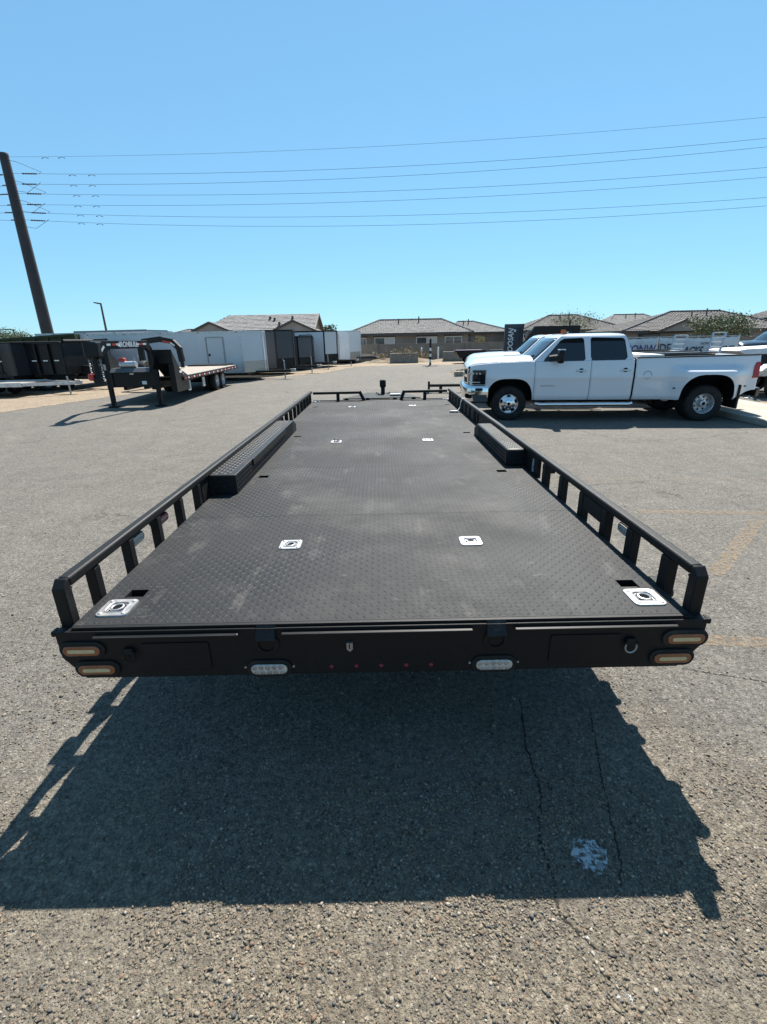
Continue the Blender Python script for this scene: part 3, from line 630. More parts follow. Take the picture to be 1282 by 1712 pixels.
# ------------------------------------------------------------------ pickup trucks
def wheel(parent, c, R0, wid, out, style, rim_mat):
    """tyre + rim; `out` is the outward side (+1/-1 in y)"""
    x, y, z = c; h = wid/2; ri = R0*.56
    k = MB(); k.lathe([(ri, -h*.85), (ri+.02, -h*.98), (R0*.82, -h*1.06), (R0*.95, -h*.95), (R0, -h*.72), (R0, h*.72), (R0*.95, h*.95), (R0*.82, h*1.06), (ri+.02, h*.98), (ri, h*.85)], 'y', (x, y, z), 40)
    w = k.build('wheel', M_RUBBER, parent, smooth=True)
    k = MB(); nl = 44                                           # tread blocks on the running surface
    for i in range(nl):
        a = 2*PI*i/nl
        for j, yy in enumerate((-.62, -.2, .2, .62)):
            q = a+(.07 if j % 2 else 0); p = Vector((x+(R0+.003)*math.cos(q), y+yy*h, z+(R0+.003)*math.sin(q)))
            tdir = Vector((-math.sin(q), 0, math.cos(q))); k.bar(p-tdir*.018, p+tdir*.018, h*.36, .012, up=(math.cos(q), 0, math.sin(q)))
    tag(k.build('tread_blocks', M_RUBBER, w), kind='stuff')
    f = out
    k = MB()
    if style == 'front': prof = [(ri*1.02, f*h*.80), (ri*1.0, f*h*.98), (ri*.94, f*h*.90), (ri*.88, f*h*.55), (ri*.70, f*h*.72), (ri*.42, f*h*.90), (ri*.40, f*h*1.18), (ri*.30, f*h*1.25), (0, f*h*1.25)]
    else: prof = [(ri*1.02, f*h*.80), (ri*1.0, f*h*.98), (ri*.95, f*h*.90), (ri*.88, f*h*.2), (ri*.80, f*h*-.25), (ri*.45, f*h*-.2), (ri*.34, f*h*.0), (ri*.32, f*h*.85), (ri*.26, f*h*.92), (0, f*h*.92)]
    k.lathe(prof, 'y', (x, y, z), 40); k.build('rim', rim_mat, w, smooth=True)
    n = 5 if style == 'front' else 8
    for i in range(n):                                          # openings of the rim
        a = 2*PI*i/n+.3; ra = ri*(.80 if style == 'front' else .64); yo = y+f*h*(.68 if style == 'front' else -.2)
        k = MB(); pts = []
        for q in range(10):
            b = 2*PI*q/10; u, v = ri*(.10 if style == 'front' else .1)*math.cos(b), ri*(.22 if style == 'front' else .085)*math.sin(b)
            rr, tt = ra+u, v/ra; pts.append((x+rr*math.cos(a+tt), yo, z+rr*math.sin(a+tt)))
        m_ = len(pts); k.add(pts+[(p[0], p[1]+f*.012, p[2]) for p in pts], [tuple(range(m_)), tuple(range(2*m_-1, m_-1, -1))]+[(q, (q+1) % m_, m_+(q+1) % m_, m_+q) for q in range(m_)])
        k.build('rim_opening', M_DARK, w)
    for i in range(8):
        a = 2*PI*i/8; rr = ri*(.52 if style == 'front' else .40)
        k = MB(); yo = y+f*h*(.82 if style == 'front' else -.15)
        k.tube([(x+rr*math.cos(a), yo, z+rr*math.sin(a)), (x+rr*math.cos(a), yo+f*.035, z+rr*math.sin(a))], .012, 6); k.build('lug_nut', M_CHROME, w)
    k = MB(); e = h*(1.262 if style == 'front' else .932); k.lathe([(0, f*e), (ri*.17, f*e), (ri*.18, f*(e-.006))], 'y', (x, y, z), 16); k.build('hub_cap', M_DARK, w)
    return w

def pickup(loc, rz, paint, label, group=None, scale=1.0):
    t = empty('pickup_truck', loc, rz, label=label, cat='pickup truck', group=group); t.scale = (scale,)*3
    FA, RA = 0.0, -4.28
    def ybase(x, z):
        y = 1.0
        if z < .58: y -= .07*((.58-z)/.15)**2 if z > .3 else .1
        if z > 1.0: y -= .055*((z-1.0)/.4)**2
        if x > .25: y -= .13*((x-.25)/.75)**2
        y += .012*math.exp(-((z-.98)/.05)**2)*(x < -.5)
        return y
    def yside(x, z):
        y = ybase(x, z)
        if x < -2.8:
            f = sstep(-3.42, -3.88, x)*sstep(-5.25, -4.72, x); gq = 1-sstep(1.07, 1.23, z)
            y += .265*f*gq
        else: y += .02*math.exp(-((abs(x-FA)-.0)/.55)**4)*math.exp(-((z-.95)/.2)**2)
        return y
    def arch(x, c, hw, z0, zt): d = abs(x-c)/hw; return z0+(zt-z0)*(1-d**3.2)**(1/2.6) if d < 1 else None
    def bottom(x):
        a = arch(x, FA, .53, .42, .97)
        if a is not None: return max(a, .47 if x < 0 else .72)
        if x > 0: return .83
        a = arch(x, RA, .56, .46, 1.03)
        if a is not None: return max(a, .48)
        if x < RA: return .52+.16*sstep(RA-.56, -5.38, x)
        return .475
    def top(x):
        pts = [(1.02, 1.16), (.97, 1.225), (.9, 1.262), (.75, 1.29), (.3, 1.325), (-.42, 1.345), (-.6, 1.335), (-2.7, 1.35), (-2.78, 1.375), (-5.38, 1.405)]
        for (a, za), (b, zb) in zip(pts[:-1], pts[1:]):
            if a >= x >= b: return za+(zb-za)*(a-x)/(a-b)
        return pts[-1][1] if x < 0 else pts[0][1]
    def stations(a, b):
        n = max(4, int(abs(a-b)/.05)); xs = {a+(b-a)*i/n for i in range(n+1)}
        for c, hw in ((FA, .53), (RA, .56)):
            for q in np.linspace(-1, 1, 41):
                v = c+hw*math.copysign(1-(1-abs(q))**2, q)*.9999
                if min(a, b) < v < max(a, b): xs.add(v)
        return sorted(xs, reverse=True)
    def skin(name, a, b, side, zt=None, inner=.05):
        rows = []; xs = stations(a, b); n = 24
        for x in xs:
            zb, z1 = bottom(x), (zt(x) if zt else top(x)); col = []
            for i in range(n):
                z = zb+(z1-zb)*i/(n-1); col.append((x, side*yside(x, z), z))
            # returns at the lower and upper edges
            col = [(x, side*(yside(x, zb)-inner), zb+.004)]+col+[(x, side*(yside(x, z1)-.05), z1+.012)]
            rows.append(col)
        k = MB(); k.grid(rows); return k.build(name, paint, t, smooth=True, thick=.012, angle=45)
    lf = lambda a, b: a-.006
    for s_ in (1, -1):
        skin('front_fender', .93, -.545, s_)
        d1 = skin('front_door', -.553, -1.792, s_); d2 = skin('rear_door', -1.800, -2.735, s_)
        skin('bed_side', -2.775, -5.38, s_)
        for d, x in ((d1, -1.58), (d2, -2.55)):
            k = MB(); y = yside(x, 1.13); k.box(x-.115, x+.115, s_*y-.0 if s_ > 0 else -y-.035, s_*y+.035 if s_ > 0 else -y, 1.115, 1.15, .012); k.build('handle', paint, d, smooth=True)
            k = MB(); k.lathe([(0, s_*.006), (.05, s_*.005), (.055, 0)], 'y', (x, s_*(y-.002), 1.132), 14); k.build('handle_cup', M_BLACKG, d, smooth=True)
        # arch liners and black arch lip
        for c, hw, z0, zt, nm in ((FA, .53, .42, .97, 'arch_liner'), (RA, .56, .46, 1.03, 'arch_liner')):
            k = MB(); rows = []
            for q in np.linspace(-.995, .995, 25):
                x = c+hw*q; z = max(arch(x, c, hw, z0, zt), .47)
                rows.append([(x, s_*(yside(x, z)-.012), z-.002), (x, s_*.55, z+.02)])
            k.grid(rows); k.build(nm, M_DARK, t)
        # side step
        k = MB(); k.tube([(-.60, s_*1.05, .40), (-.68, s_*1.08, .385), (-2.68, s_*1.08, .385), (-2.76, s_*1.05, .40)], .042, 10); sp_ = k.build('side_step', M_CHROME, t, smooth=True)
        k = MB()
        for x in (-.8, -1.65, -2.5): k.bar((x, s_*1.05, .40), (x, s_*.7, .50), .05, .03)
        k.build('step_bracket', M_BLACK, sp_)
        # mirrors
        k = MB(); y0, y1 = sorted((s_*1.06, s_*1.27)); k.box(-1.12, -.99, y0, y1, 1.31, 1.60, .03); mi = k.build('mirror', M_BLACKG, t, smooth=True)
        k = MB(); k.bar((-.88, s_*.93, 1.36), (-1.03, s_*1.1, 1.41), .05, .06); k.build('mirror_arm', M_BLACKG, mi)
        k = MB(); k.bar((-.86, s_*.93, 1.46), (-1.03, s_*1.1, 1.49), .03, .03); k.build('mirror_arm', M_CHROME, mi)
        k = MB(); k.box(-1.125, -.985, y0+.015, y1-.015, 1.585, 1.612, .01); k.build('mirror_cap', paint, mi)
        # side windows: dark glass a little proud of the greenhouse
        def yh(z): return .945-(z-1.3)*.30
        for poly, nm in (([(-.73, 1.345), (-.80, 1.335), (-1.62, 1.345), (-1.655, 1.37), (-1.60, 1.79), (-1.56, 1.825), (-1.18, 1.815), (-1.10, 1.775), (-.78, 1.41)], 'front_window'),
                         ([(-1.80, 1.36), (-1.83, 1.345), (-2.53, 1.355), (-2.575, 1.40), (-2.50, 1.77), (-2.45, 1.81), (-1.80, 1.83), (-1.775, 1.80)], 'rear_window')):
            k = MB(); n = len(poly); V = [(x, s_*(yh(z)+.006), z) for x, z in poly]+[(x, s_*(yh(z)-.02), z) for x, z in poly]
            k.add(V, [tuple(range(n)), tuple(range(2*n-1, n-1, -1))]+[(q, (q+1) % n, n+(q+1) % n, n+q) for q in range(n)]); gw = k.build(nm, M_GLASS, t)
            cx = sum(p[0] for p in poly)/n; cz = sum(p[1] for p in poly)/n
            k = MB(); V = [(cx+(x-cx)*1.035, s_*(yh(z)+.003), cz+(z-cz)*1.06) for x, z in poly]+[(x, s_*(yh(z)-.02), z) for x, z in poly]
            k.add(V, [tuple(range(n)), tuple(range(2*n-1, n-1, -1))]+[(q, (q+1) % n, n+(q+1) % n, n+q) for q in range(n)]); k.build('window_seal', M_DARK, gw)
        # tail lamp on the rear corner
        k = MB(); P = [(-5.30, 1.265), (-5.385, 1.275), (-5.385, .94), (-5.255, .93), (-5.265, 1.18)]
        V = [(x, s_*(yside(x, z)+.014), z) for x, z in P]+[(x, s_*(yside(x, z)-.05), z) for x, z in P]; n = len(P)
        k.add(V, [tuple(range(n)), tuple(range(2*n-1, n-1, -1))]+[(q, (q+1) % n, n+(q+1) % n, n+q) for q in range(n)]); tl = k.build('tail_lamp', M_RED, t)
        k = MB(); k.box(-5.40, -5.36, *sorted((s_*.90, s_*.975)), 1.06, 1.10, .004); k.build('lamp_insert', M_CLEAR, tl)
        # marker ovals, fuel door ring, mud flaps
        for x, z in ((-3.62, .735), (-5.12, .76)):
            k = MB(); k.prism(stadium(x, z, .075, .028, 5), 'y', s_*(yside(x, z)-.004), s_*(yside(x, z)+.012)); k.build('side_marker', M_BLACKG, t)
        k = MB(); k.box(-4.98, -4.93, *sorted((s_*.66, s_*1.2)), .28, .80, .01); k.build('mud_flap', M_RUBBER, t)
        k = MB(); k.box(-2.80, -5.37, *sorted((s_*.885, s_*.965)), 1.40, 1.425, .006) if False else k.prism([(-2.79, 1.385), (-5.375, 1.415), (-5.375, 1.435), (-2.79, 1.405)], 'y', s_*.86, s_*.962); k.build('bed_rail_cap', M_BLACKG, t)
        # wheels
        wheel(t, (FA, s_*.87, .395), .395, .235, s_, 'front', M_CHROME)
        wheel(t, (RA, s_*1.05, .395), .395, .235, s_, 'rear', M_ALU); wheel(t, (RA, s_*.76, .395), .395, .235, s_, 'rear', M_ALU)
    k = MB(); x, z = -3.04, 1.02
    k.tube([(x+.085*math.cos(a), yside(x, z)+.001, z+.085*math.sin(a)) for a in [2*PI*i/28 for i in range(29)]], .0035, 5); k.build('fuel_door', M_BLACKG, t)
    for s_ in (1, -1):
        text('badge_lettering', 'SILVERADO', M_STEEL, t, face_mtx((-.86 if s_ > 0 else -.86, s_*(yside(-.86, .80)+.003), .80), (-s_, 0, 0), (0, 0, 1)), .062, .002)
    # dark inner structure
    k = MB(); k.box(.86, -.56, -.62, .62, .42, 1.16); k.box(-.58, -2.74, -.84, .84, .42, 1.29); k.box(-2.80, -5.33, -.62, .62, .45, .9); k.build('chassis', M_DARK, t)
    # bonnet
    rows = []
    xs = [-.56+.06*i for i in range(26)]; xs = [x for x in xs if x < .94]+[.955, .985, 1.005]
    for x in xs:
        r = []; s0 = top(min(x, .97)); nose = max(0, min(1, (1.02-x)/.24))**.55
        for i in range(21):
            v = -1+2*i/20; hw = yside(x, s0)-.045; y = v*hw
            z = s0+.012+.105*(1-abs(v)**2.6)*nose+.022*math.exp(-((abs(v)-.52)/.2)**2)*nose-(0 if x < .96 else (x-.96)*1.2)
            r.append((x+.03*(1-v*v)*sstep(.6, 1.0, x), y, z))
        rows.append(r)
    k = MB(); k.grid(rows); k.build('bonnet', paint, t, smooth=True, thick=.01, angle=60)
    # greenhouse
    def xf(z): return -.475-.575*((z-1.31)/.52)
    def xr(z): return -2.735+.19*((z-1.35)/.5)
    rings = []
    for z, ins, xi in ((1.30, 0, 0), (1.45, 0, 0), (1.6, 0, 0), (1.75, 0, 0), (1.83, .0, .0), (1.868, .018, .01), (1.90, .06, .06), (1.922, .16, .18), (1.934, .36, .36), (1.938, .6, .6)):
        zz = min(z, 1.87); y = .945-(zz-1.3)*.30-ins; a, b = xf(zz)-xi, xr(zz)+xi*.7; r = []
        for i in range(13): v = 1-2*i/12; r.append((a+.14*(1-v*v), v*y, z))
        for i in range(1, 7): r.append((a+(b-a)*i/7, -y, z))
        for i in range(7): v = -1+2*i/6; r.append((b-.03*(1-v*v), v*y, z))
        for i in range(1, 7): r.append((b+(a-b)*i/7, y, z))
        rings.append(r+[r[0]])
    k = MB(); k.grid(rings); n = len(rings[0])-1; k.add(rings[-1][:-1], [tuple(range(n))]); k.build('cab', paint, t, smooth=True, angle=50)
    k = MB(); rows = []
    for z in np.linspace(1.325, 1.845, 7):
        y = (.945-(z-1.3)*.30)*.93; rows.append([(xf(z)+.14*(1-(v*.93)**2)+.010, v*y, z) for v in np.linspace(-1, 1, 15)])
    k.grid(rows); k.build('windscreen', M_WSHIELD, t, smooth=True, thick=.006)
    k = MB(); k.prism([(-.50, -.80), (-.36, -.55), (-.30, 0), (-.36, .55), (-.50, .80), (-.60, .8), (-.60, -.8)], 'z', 1.335, 1.36); cw = k.build('cowl', M_BLACKG, t)
    for y in (-.45, .15):
        k = MB(); k.bar((-.36, y, 1.385), (-.56, y+.5, 1.47), .02, .02); k.build('wiper', M_BLACK, cw)
    for y in (-.5, -.25, 0, .25, .5):
        k = MB(); k.box(-1.30, -1.20, y-.045, y+.045, 1.905, 1.945, .012); k.build('roof_marker', M_AMBER, t)
    # front: grille, lamps, bumper
    def fx(y): return 1.0-.10*(abs(y)/.9)**2
    def front_panel(name, y0, y1, z0, z1, m, off, dep=.05, par=None, n=10):
        k = MB(); ys = np.linspace(y0, y1, n); rows = [[(fx(y)+off-dep, y, z0), (fx(y)+off, y, z0), (fx(y)+off, y, z1), (fx(y)+off-dep, y, z1), (fx(y)+off-dep, y, z0)] for y in ys]; k.grid(rows)
        k.add(rows[0][:4], [(0, 1, 2, 3)]); k.add(rows[-1][:4], [(3, 2, 1, 0)])
        return k.build(name, m, par or t)
    gr = front_panel('grille', -.62, .62, .84, 1.185, M_DARK, 0, .06)
    front_panel('grille_bar', -.62, .62, .985, 1.055, M_CHROME, .025, .05, gr)
    front_panel('grille_trim', -.62, .62, 1.165, 1.20, M_CHROME, .02, .05, gr); front_panel('grille_trim', -.62, .62, .835, .865, M_CHROME, .02, .05, gr)
    for s_ in (-1, 1): front_panel('grille_trim', s_*.62, s_*.655, .84, 1.2, M_CHROME, .02, .06, gr, 3)
    for z in (.905, .945, 1.09, 1.13):
        front_panel('grille_slat', -.6, .6, z-.006, z+.006, M_BLACKG, .008, .02, gr)
    k = MB(); k.add([], []); k.prism([(-.12, 1.035), (-.04, 1.035), (-.04, 1.05), (.04, 1.05), (.04, 1.035), (.12, 1.035), (.12, 1.005), (.04, 1.005), (.04, .99), (-.04, .99), (-.04, 1.005), (-.12, 1.005)], 'x', 1.02, 1.045); k.build('emblem', mat('gold_emblem', (.5, .33, .08), .3, .8), gr)
    for s_ in (-1, 1):
        # lamp wraps from the grille round to the fender side
        path = [(fx(.66)+.006, .66), (fx(.76)+.012, .765), (.915, .875), (.83, .945), (.69, .985), (.575, .999)]
        k = MB(); rows = [[(x-.03, s_*(y-.03), .845), (x, s_*y, .845), (x, s_*(y), 1.0), (x-.005, s_*(y-.004), 1.17), (x-.04, s_*(y-.04), 1.17)] for x, y in path]; k.grid(rows); hl = k.build('headlamp', M_GLASS, t, smooth=True)
        for q in range(4):
            x, y = .915-.075*q, .877+.027*q
            k = MB(); k.lathe([(0, .01), (.022, .008), (.028, 0)], 'x', (0, 0, 0), 10); mm = Matrix.Translation((x+.012, s_*(y+.02), 1.09)) @ Matrix.Rotation(s_*R(48+10*q), 4, 'Z')
            k.v = [tuple(mm @ Vector(p)) for p in k.v]; k.build('lamp_diode', M_CLEAR, hl, smooth=True)
        k = MB(); k.grid([[(x+.002, s_*(y+.004), .885), (x+.002, s_*(y+.004), .905)] for x, y in path[1:-1]]); k.build('lamp_strip', M_ALU, hl, thick=.004)
    path = [(.50, 1.0), (.62, 1.005), (.78, .99), (.92, .94), (1.0, .84), (1.05, .65), (1.075, .35), (1.08, 0)]; path += [(x, -y) for x, y in path[-2::-1]]
    prof = [(.40, -.08), (.43, -.03), (.47, -.01), (.60, .0), (.61, .014), (.76, .018), (.80, .005), (.825, -.03), (.828, -.09)]
    k = MB(); rows = []
    for i, (x, y) in enumerate(path):
        a = Vector(path[max(i-1, 0)]); b = Vector(path[min(i+1, len(path)-1)]); tn_ = (b-a).normalized(); nv = Vector((-tn_.y, tn_.x)); nv = -nv if nv.dot(Vector((x-.2, y))) < 0 else nv
        rows.append([(x+nv.x*o, y+nv.y*o, max(z, .44+(.0 if abs(y) < .9 else .0)) if True else z) for z, o in prof])
    k.grid(rows); bp_ = k.build('front_bumper', M_CHROME, t, smooth=True, angle=50)
    for s_ in (-1, 1):
        k = MB(); mm = Matrix.Translation((.945, s_*.90, .57)) @ Matrix.Rotation(s_*R(62), 4, 'Z'); k.box(-.03, .035, -.085, .085, -.05, .055, .01); k.v = [tuple(mm @ Vector(p)) for p in k.v]; k.build('fog_lamp', M_DARK, bp_)
        k = MB(); k.box(.62, .80, *sorted((s_*1.0, s_*1.022)), .70, .765, .006); k.build('bumper_insert', M_BLACKG, bp_)
    k = MB(); k.prism([(.45, .40), (1.02, .40), (1.02, .455), (.6, .455)], 'y', -.85, .85); k.build('air_dam', M_BLACK, bp_)
    # bed and tailgate
    k = MB(); k.box(-2.79, -5.36, -.88, .88, .90, .94); k.box(-2.79, -2.83, -.88, .88, .94, 1.385); k.box(-2.79, -5.36, .80, .87, .94, 1.383); k.box(-2.79, -5.36, -.87, -.80, .94, 1.383); k.build('bed_liner', M_DARK, t)
    k = MB(); k.box(-5.38, -5.33, -.80, .80, .72, 1.40, .012); tg = k.build('tailgate', paint, t, smooth=True)
    k = MB(); k.box(-5.395, -5.378, -.12, .12, 1.20, 1.28, .006); k.build('tailgate_handle', M_BLACKG, tg)
    k = MB(); k.prism([(-5.42, 1.0), (-5.56, .88), (-5.60, .6), (-5.60, -.6), (-5.56, -.88), (-5.42, -1.0), (-5.36, -.9), (-5.36, .9)], 'z', .53, .71); rb = k.build('rear_bumper', M_BLACKG, t, bevel=.02, smooth=True)
    k = MB(); k.box(-5.72, -5.5, -.06, .06, .42, .52, .008); k.build('tow_hitch', M_BLACK, rb)
    # tool box across the front of the bed
    k = MB(); k.box(-2.86, -3.34, -.78, .945, 1.36, 1.455, .015); k.build('tool_box', M_WHITE if paint is not M_WHITE else mat('white_toolbox', (.62, .61, .58), .4), t)
    return t
pickup((3.14, 12.42, 0), R(173.7), M_WHITE, 'white crew cab pickup with chrome wheels parked broadside right of the deck trailer')
pickup((3.72, 15.5, 0), R(173.0), M_WHITE, 'white pickup mostly hidden behind the broadside pickup, only bonnet and windscreen showing')
M_NAVY = mat('dark_blue_car_paint', (0.012, 0.016, 0.03), 0.2, coat=0.5)
pickup((19.3, 26.0, 0), R(176), M_NAVY, 'dark pickup parked beyond the tail of the white pickup at the right edge')

# ------------------------------------------------------------------ enclosed cargo trailers
def small_wheel(t, x, y, r=.34, w=.2, s_=1, rim=None):
    k = MB(); k.lathe([(r*.58, -w/2), (r*.9, -w*.52), (r, -w*.35), (r, w*.35), (r*.9, w*.52), (r*.58, w/2)], 'y', (x, y, r), 26); wh = k.build('wheel', M_RUBBER, t, smooth=True)
    k = MB(); k.lathe([(0, s_*w*.36), (r*.16, s_*w*.36), (r*.2, s_*w*.12), (r*.42, s_*w*.2), (r*.58, s_*w*.46)], 'y', (x, y, r), 20); k.build('rim', rim or M_STEEL, wh, smooth=True)
def cargo_trailer(corner, rz, L, zt, skin, trim, guard, label, vdepth=.72, zb=.42, door=True, group='enclosed cargo trailers in a row'):
    """local x forward, near (right-hand) side at y=0, far side at y=2.5; the origin is the near front corner"""
    t = empty('cargo_trailer', (*corner, 0), rz, label=label, cat='cargo trailer', group=group); Wd = 2.5
    k = MB(); k.prism([(0, .0), (vdepth, Wd*.42), (vdepth, Wd*.58), (0, Wd), (-L, Wd), (-L, 0)], 'z', zb, zt); k.build('body', skin, t)
    k = MB()                                                         # trims at the edges
    k.box(-.09, .012, -.012, .03, zb-.01, zt+.012); k.bar((0, .01, zt-.04), (-L, .01, zt-.04), .05, .10); k.bar((0, .01, zb+.03), (-L, .01, zb+.03), .05, .09)
    k.bar((0, 0, zt-.03), (vdepth, Wd*.42, zt-.03), .05, .09); k.bar((vdepth, Wd*.42, zt-.03), (vdepth, Wd*.58, zt-.03), .05, .09); k.bar((vdepth, Wd*.58, zt-.03), (0, Wd, zt-.03), .05, .09)
    k.bar((vdepth+.005, Wd*.42, zb), (vdepth+.005, Wd*.42, zt), .05, .05); k.bar((vdepth+.005, Wd*.58, zb), (vdepth+.005, Wd*.58, zt), .05, .05); k.build('edge_trim', trim, t)
    d = Vector((vdepth, Wd*.42, 0)); nrm = Vector((d.y, -d.x, 0)).normalized(); hz = zb+(zt-zb)*.28
    k = MB(); p0 = Vector((0, 0, 0))+nrm*.008+d*.02; p1 = d*.985+nrm*.008
    k.add([(p0.x, p0.y, zb), (p1.x, p1.y, zb), (p1.x, p1.y, hz), (p0.x, p0.y, hz)], [(0, 1, 2, 3)]); q0 = Vector((vdepth+.008, Wd*.42, 0)); k.add([(vdepth+.008, Wd*.43, zb), (vdepth+.008, Wd*.57, zb), (vdepth+.008, Wd*.57, hz), (vdepth+.008, Wd*.43, hz)], [(0, 1, 2, 3)])
    k.build('stone_guard', guard, t, thick=.006)
    k = MB()                                                         # panel joints on the side
    n = int(L/1.2)
    for i in range(1, n+1): k.box(-i*1.2-.012, -i*1.2+.012, -.006, .001, zb+.08, zt-.1)
    k.build('panel_joint', trim if trim is not M_ALU else skin, t)
    if door:
        k = MB(); xa, xb = -1.85, -.95
        for a, b in (((xa, zb+.06), (xa, zt-.28)), ((xb, zb+.06), (xb, zt-.28)), ((xa, zt-.28), (xb, zt-.28))): k.bar((a[0], -.012, a[1]), (b[0], -.012, b[1]), .05, .05)
        dr = k.build('side_door_frame', trim if trim is not M_ALU else M_ZINC, t)
        k = MB(); k.box(xa+.03, xb-.03, -.010, .0005, zb+.07, zt-.31); k.build('side_door', skin, dr)
        k = MB(); k.box(xa+.06, xa+.16, -.04, -.011, 1.25, 1.36, .01); k.build('door_latch', M_BLACKG, dr)
    for i in range(int(L/2)+1):
        k = MB(); k.box(-.25-i*2.0, -.17-i*2.0, -.045, -.0165, zt-.065, zt-.03, .004); k.build('marker_lamp', M_AMBER, t)
    k = MB()                                                         # screw heads along the side panels
    for i in range(int(L/.3)):
        for z in (zb+.12, zt-.13): k.box(-.15-i*.3-.008, -.15-i*.3+.008, -.010, -.0005, z-.008, z+.008)
    tag(k.build('screw_heads', M_STEEL, t), kind='stuff')
    if door:
        for z in (zb+.35, (zb+zt)/2, zt-.55):
            k = MB(); k.box(-.99, -.90, -.05, -.038, z-.03, z+.03, .004); k.build('door_hinge', M_STEEL, dr)
    k = MB(); k.box(-L, .1, .1, Wd-.1, zb-.12, zb-.002); k.build('underframe', M_BLACK, t)
    for x in (-L*.55, -L*.55-.85): small_wheel(t, x, .05, s_=-1); small_wheel(t, x, Wd-.05, s_=1)
    k = MB(); k.prism([(-L*.55-1.35, zb-.05), (-L*.55-1.25, .78), (-L*.55+.4, .78), (-L*.55+.5, zb-.05)], 'y', -.14, -.001); k.build('fender', trim, t)
    k = MB()
    for sx in (-1, 1): k.bar((.2, Wd/2+sx*.75, .42), (vdepth+1.35, Wd/2+sx*.05, .42), .06, .11)
    k.build('tongue', M_BLACK, t)
    k = MB(); k.tube([(vdepth+1.0, Wd/2, .02), (vdepth+1.0, Wd/2, .95)], .035, 8); jk = k.build('jack', M_STEEL, t, smooth=True)
    k = MB(); k.tube([(vdepth+1.0, Wd/2-.02, .93), (vdepth+1.02, Wd/2-.22, .95), (vdepth+1.02, Wd/2-.22, 1.05)], .014, 6); k.build('jack_handle', M_STEEL, jk)
    k = MB(); k.box(vdepth+.9, vdepth+1.1, Wd/2-.1, Wd/2+.1, 0, .025); k.build('jack_foot', M_STEEL, jk)
    k = MB(); k.box(vdepth+1.3, vdepth+1.6, Wd/2-.06, Wd/2+.06, .38, .52, .02); k.build('coupler', M_STEEL, t)
    return t
M_SILV = mat('silver_sheet', (0.52, 0.54, 0.57), 0.3, 0.2, col2=(0.56, 0.58, 0.61), nscale=0.5, rough2=0.34)
M_WSHEET = mat('white_sheet', (0.66, 0.68, 0.70), 0.35, 0.1, col2=(0.55, 0.57, 0.6), nscale=0.5)
M_CHAR = mat('charcoal_sheet', (0.032, 0.038, 0.047), 0.35, 0.1, col2=(0.042, 0.048, 0.058), nscale=0.6)
M_GREYSH = mat('grey_sheet', (0.055, 0.062, 0.075), 0.4, 0.1, col2=(0.07, 0.077, 0.09), nscale=0.6)
M_DIAM = mat('diamond_plate', (0.38, 0.36, 0.33), 0.35, 0.9, col2=(0.5, 0.48, 0.45), nscale=25, bump=.5, bscale=60)
cargo_trailer((-6.95, 25.2), R(-6.7), 8.2, 2.42, M_SILV, M_ALU, M_DIAM, 'long silver enclosed trailer with side door, nearest of the cargo trailers')
cargo_trailer((-6.05, 29.3), R(-5), 6.0, 2.52, M_CHAR, M_BLACKG, M_BLACKG, 'charcoal enclosed trailer with black nose, next right of the silver one', zb=.33)
cargo_trailer((-5.45, 33.4), R(-4), 5.0, 2.18, M_GREYSH, M_BLACKG, M_BLACKG, 'low dark grey enclosed trailer squeezed between the charcoal and silver ones', zb=.33)
cargo_trailer((-4.05, 36.8), R(-4), 6.0, 2.56, M_SILV, M_BLACKG, M_BLACKG, 'silver enclosed trailer with black trim and black lower nose', zb=.30)
cargo_trailer((-2.48, 41.8), R(-4), 6.0, 2.60, M_WSHEET, M_ALU, M_DIAM, 'white enclosed trailer farthest along the cargo trailer row', zb=.30)
cargo_trailer((-14.2, 31.2), R(-5), 7.5, 2.62, M_WSHEET, M_ALU, M_DIAM, 'pale enclosed trailer behind the black gooseneck and left of the silver one', zb=.4, door=False)

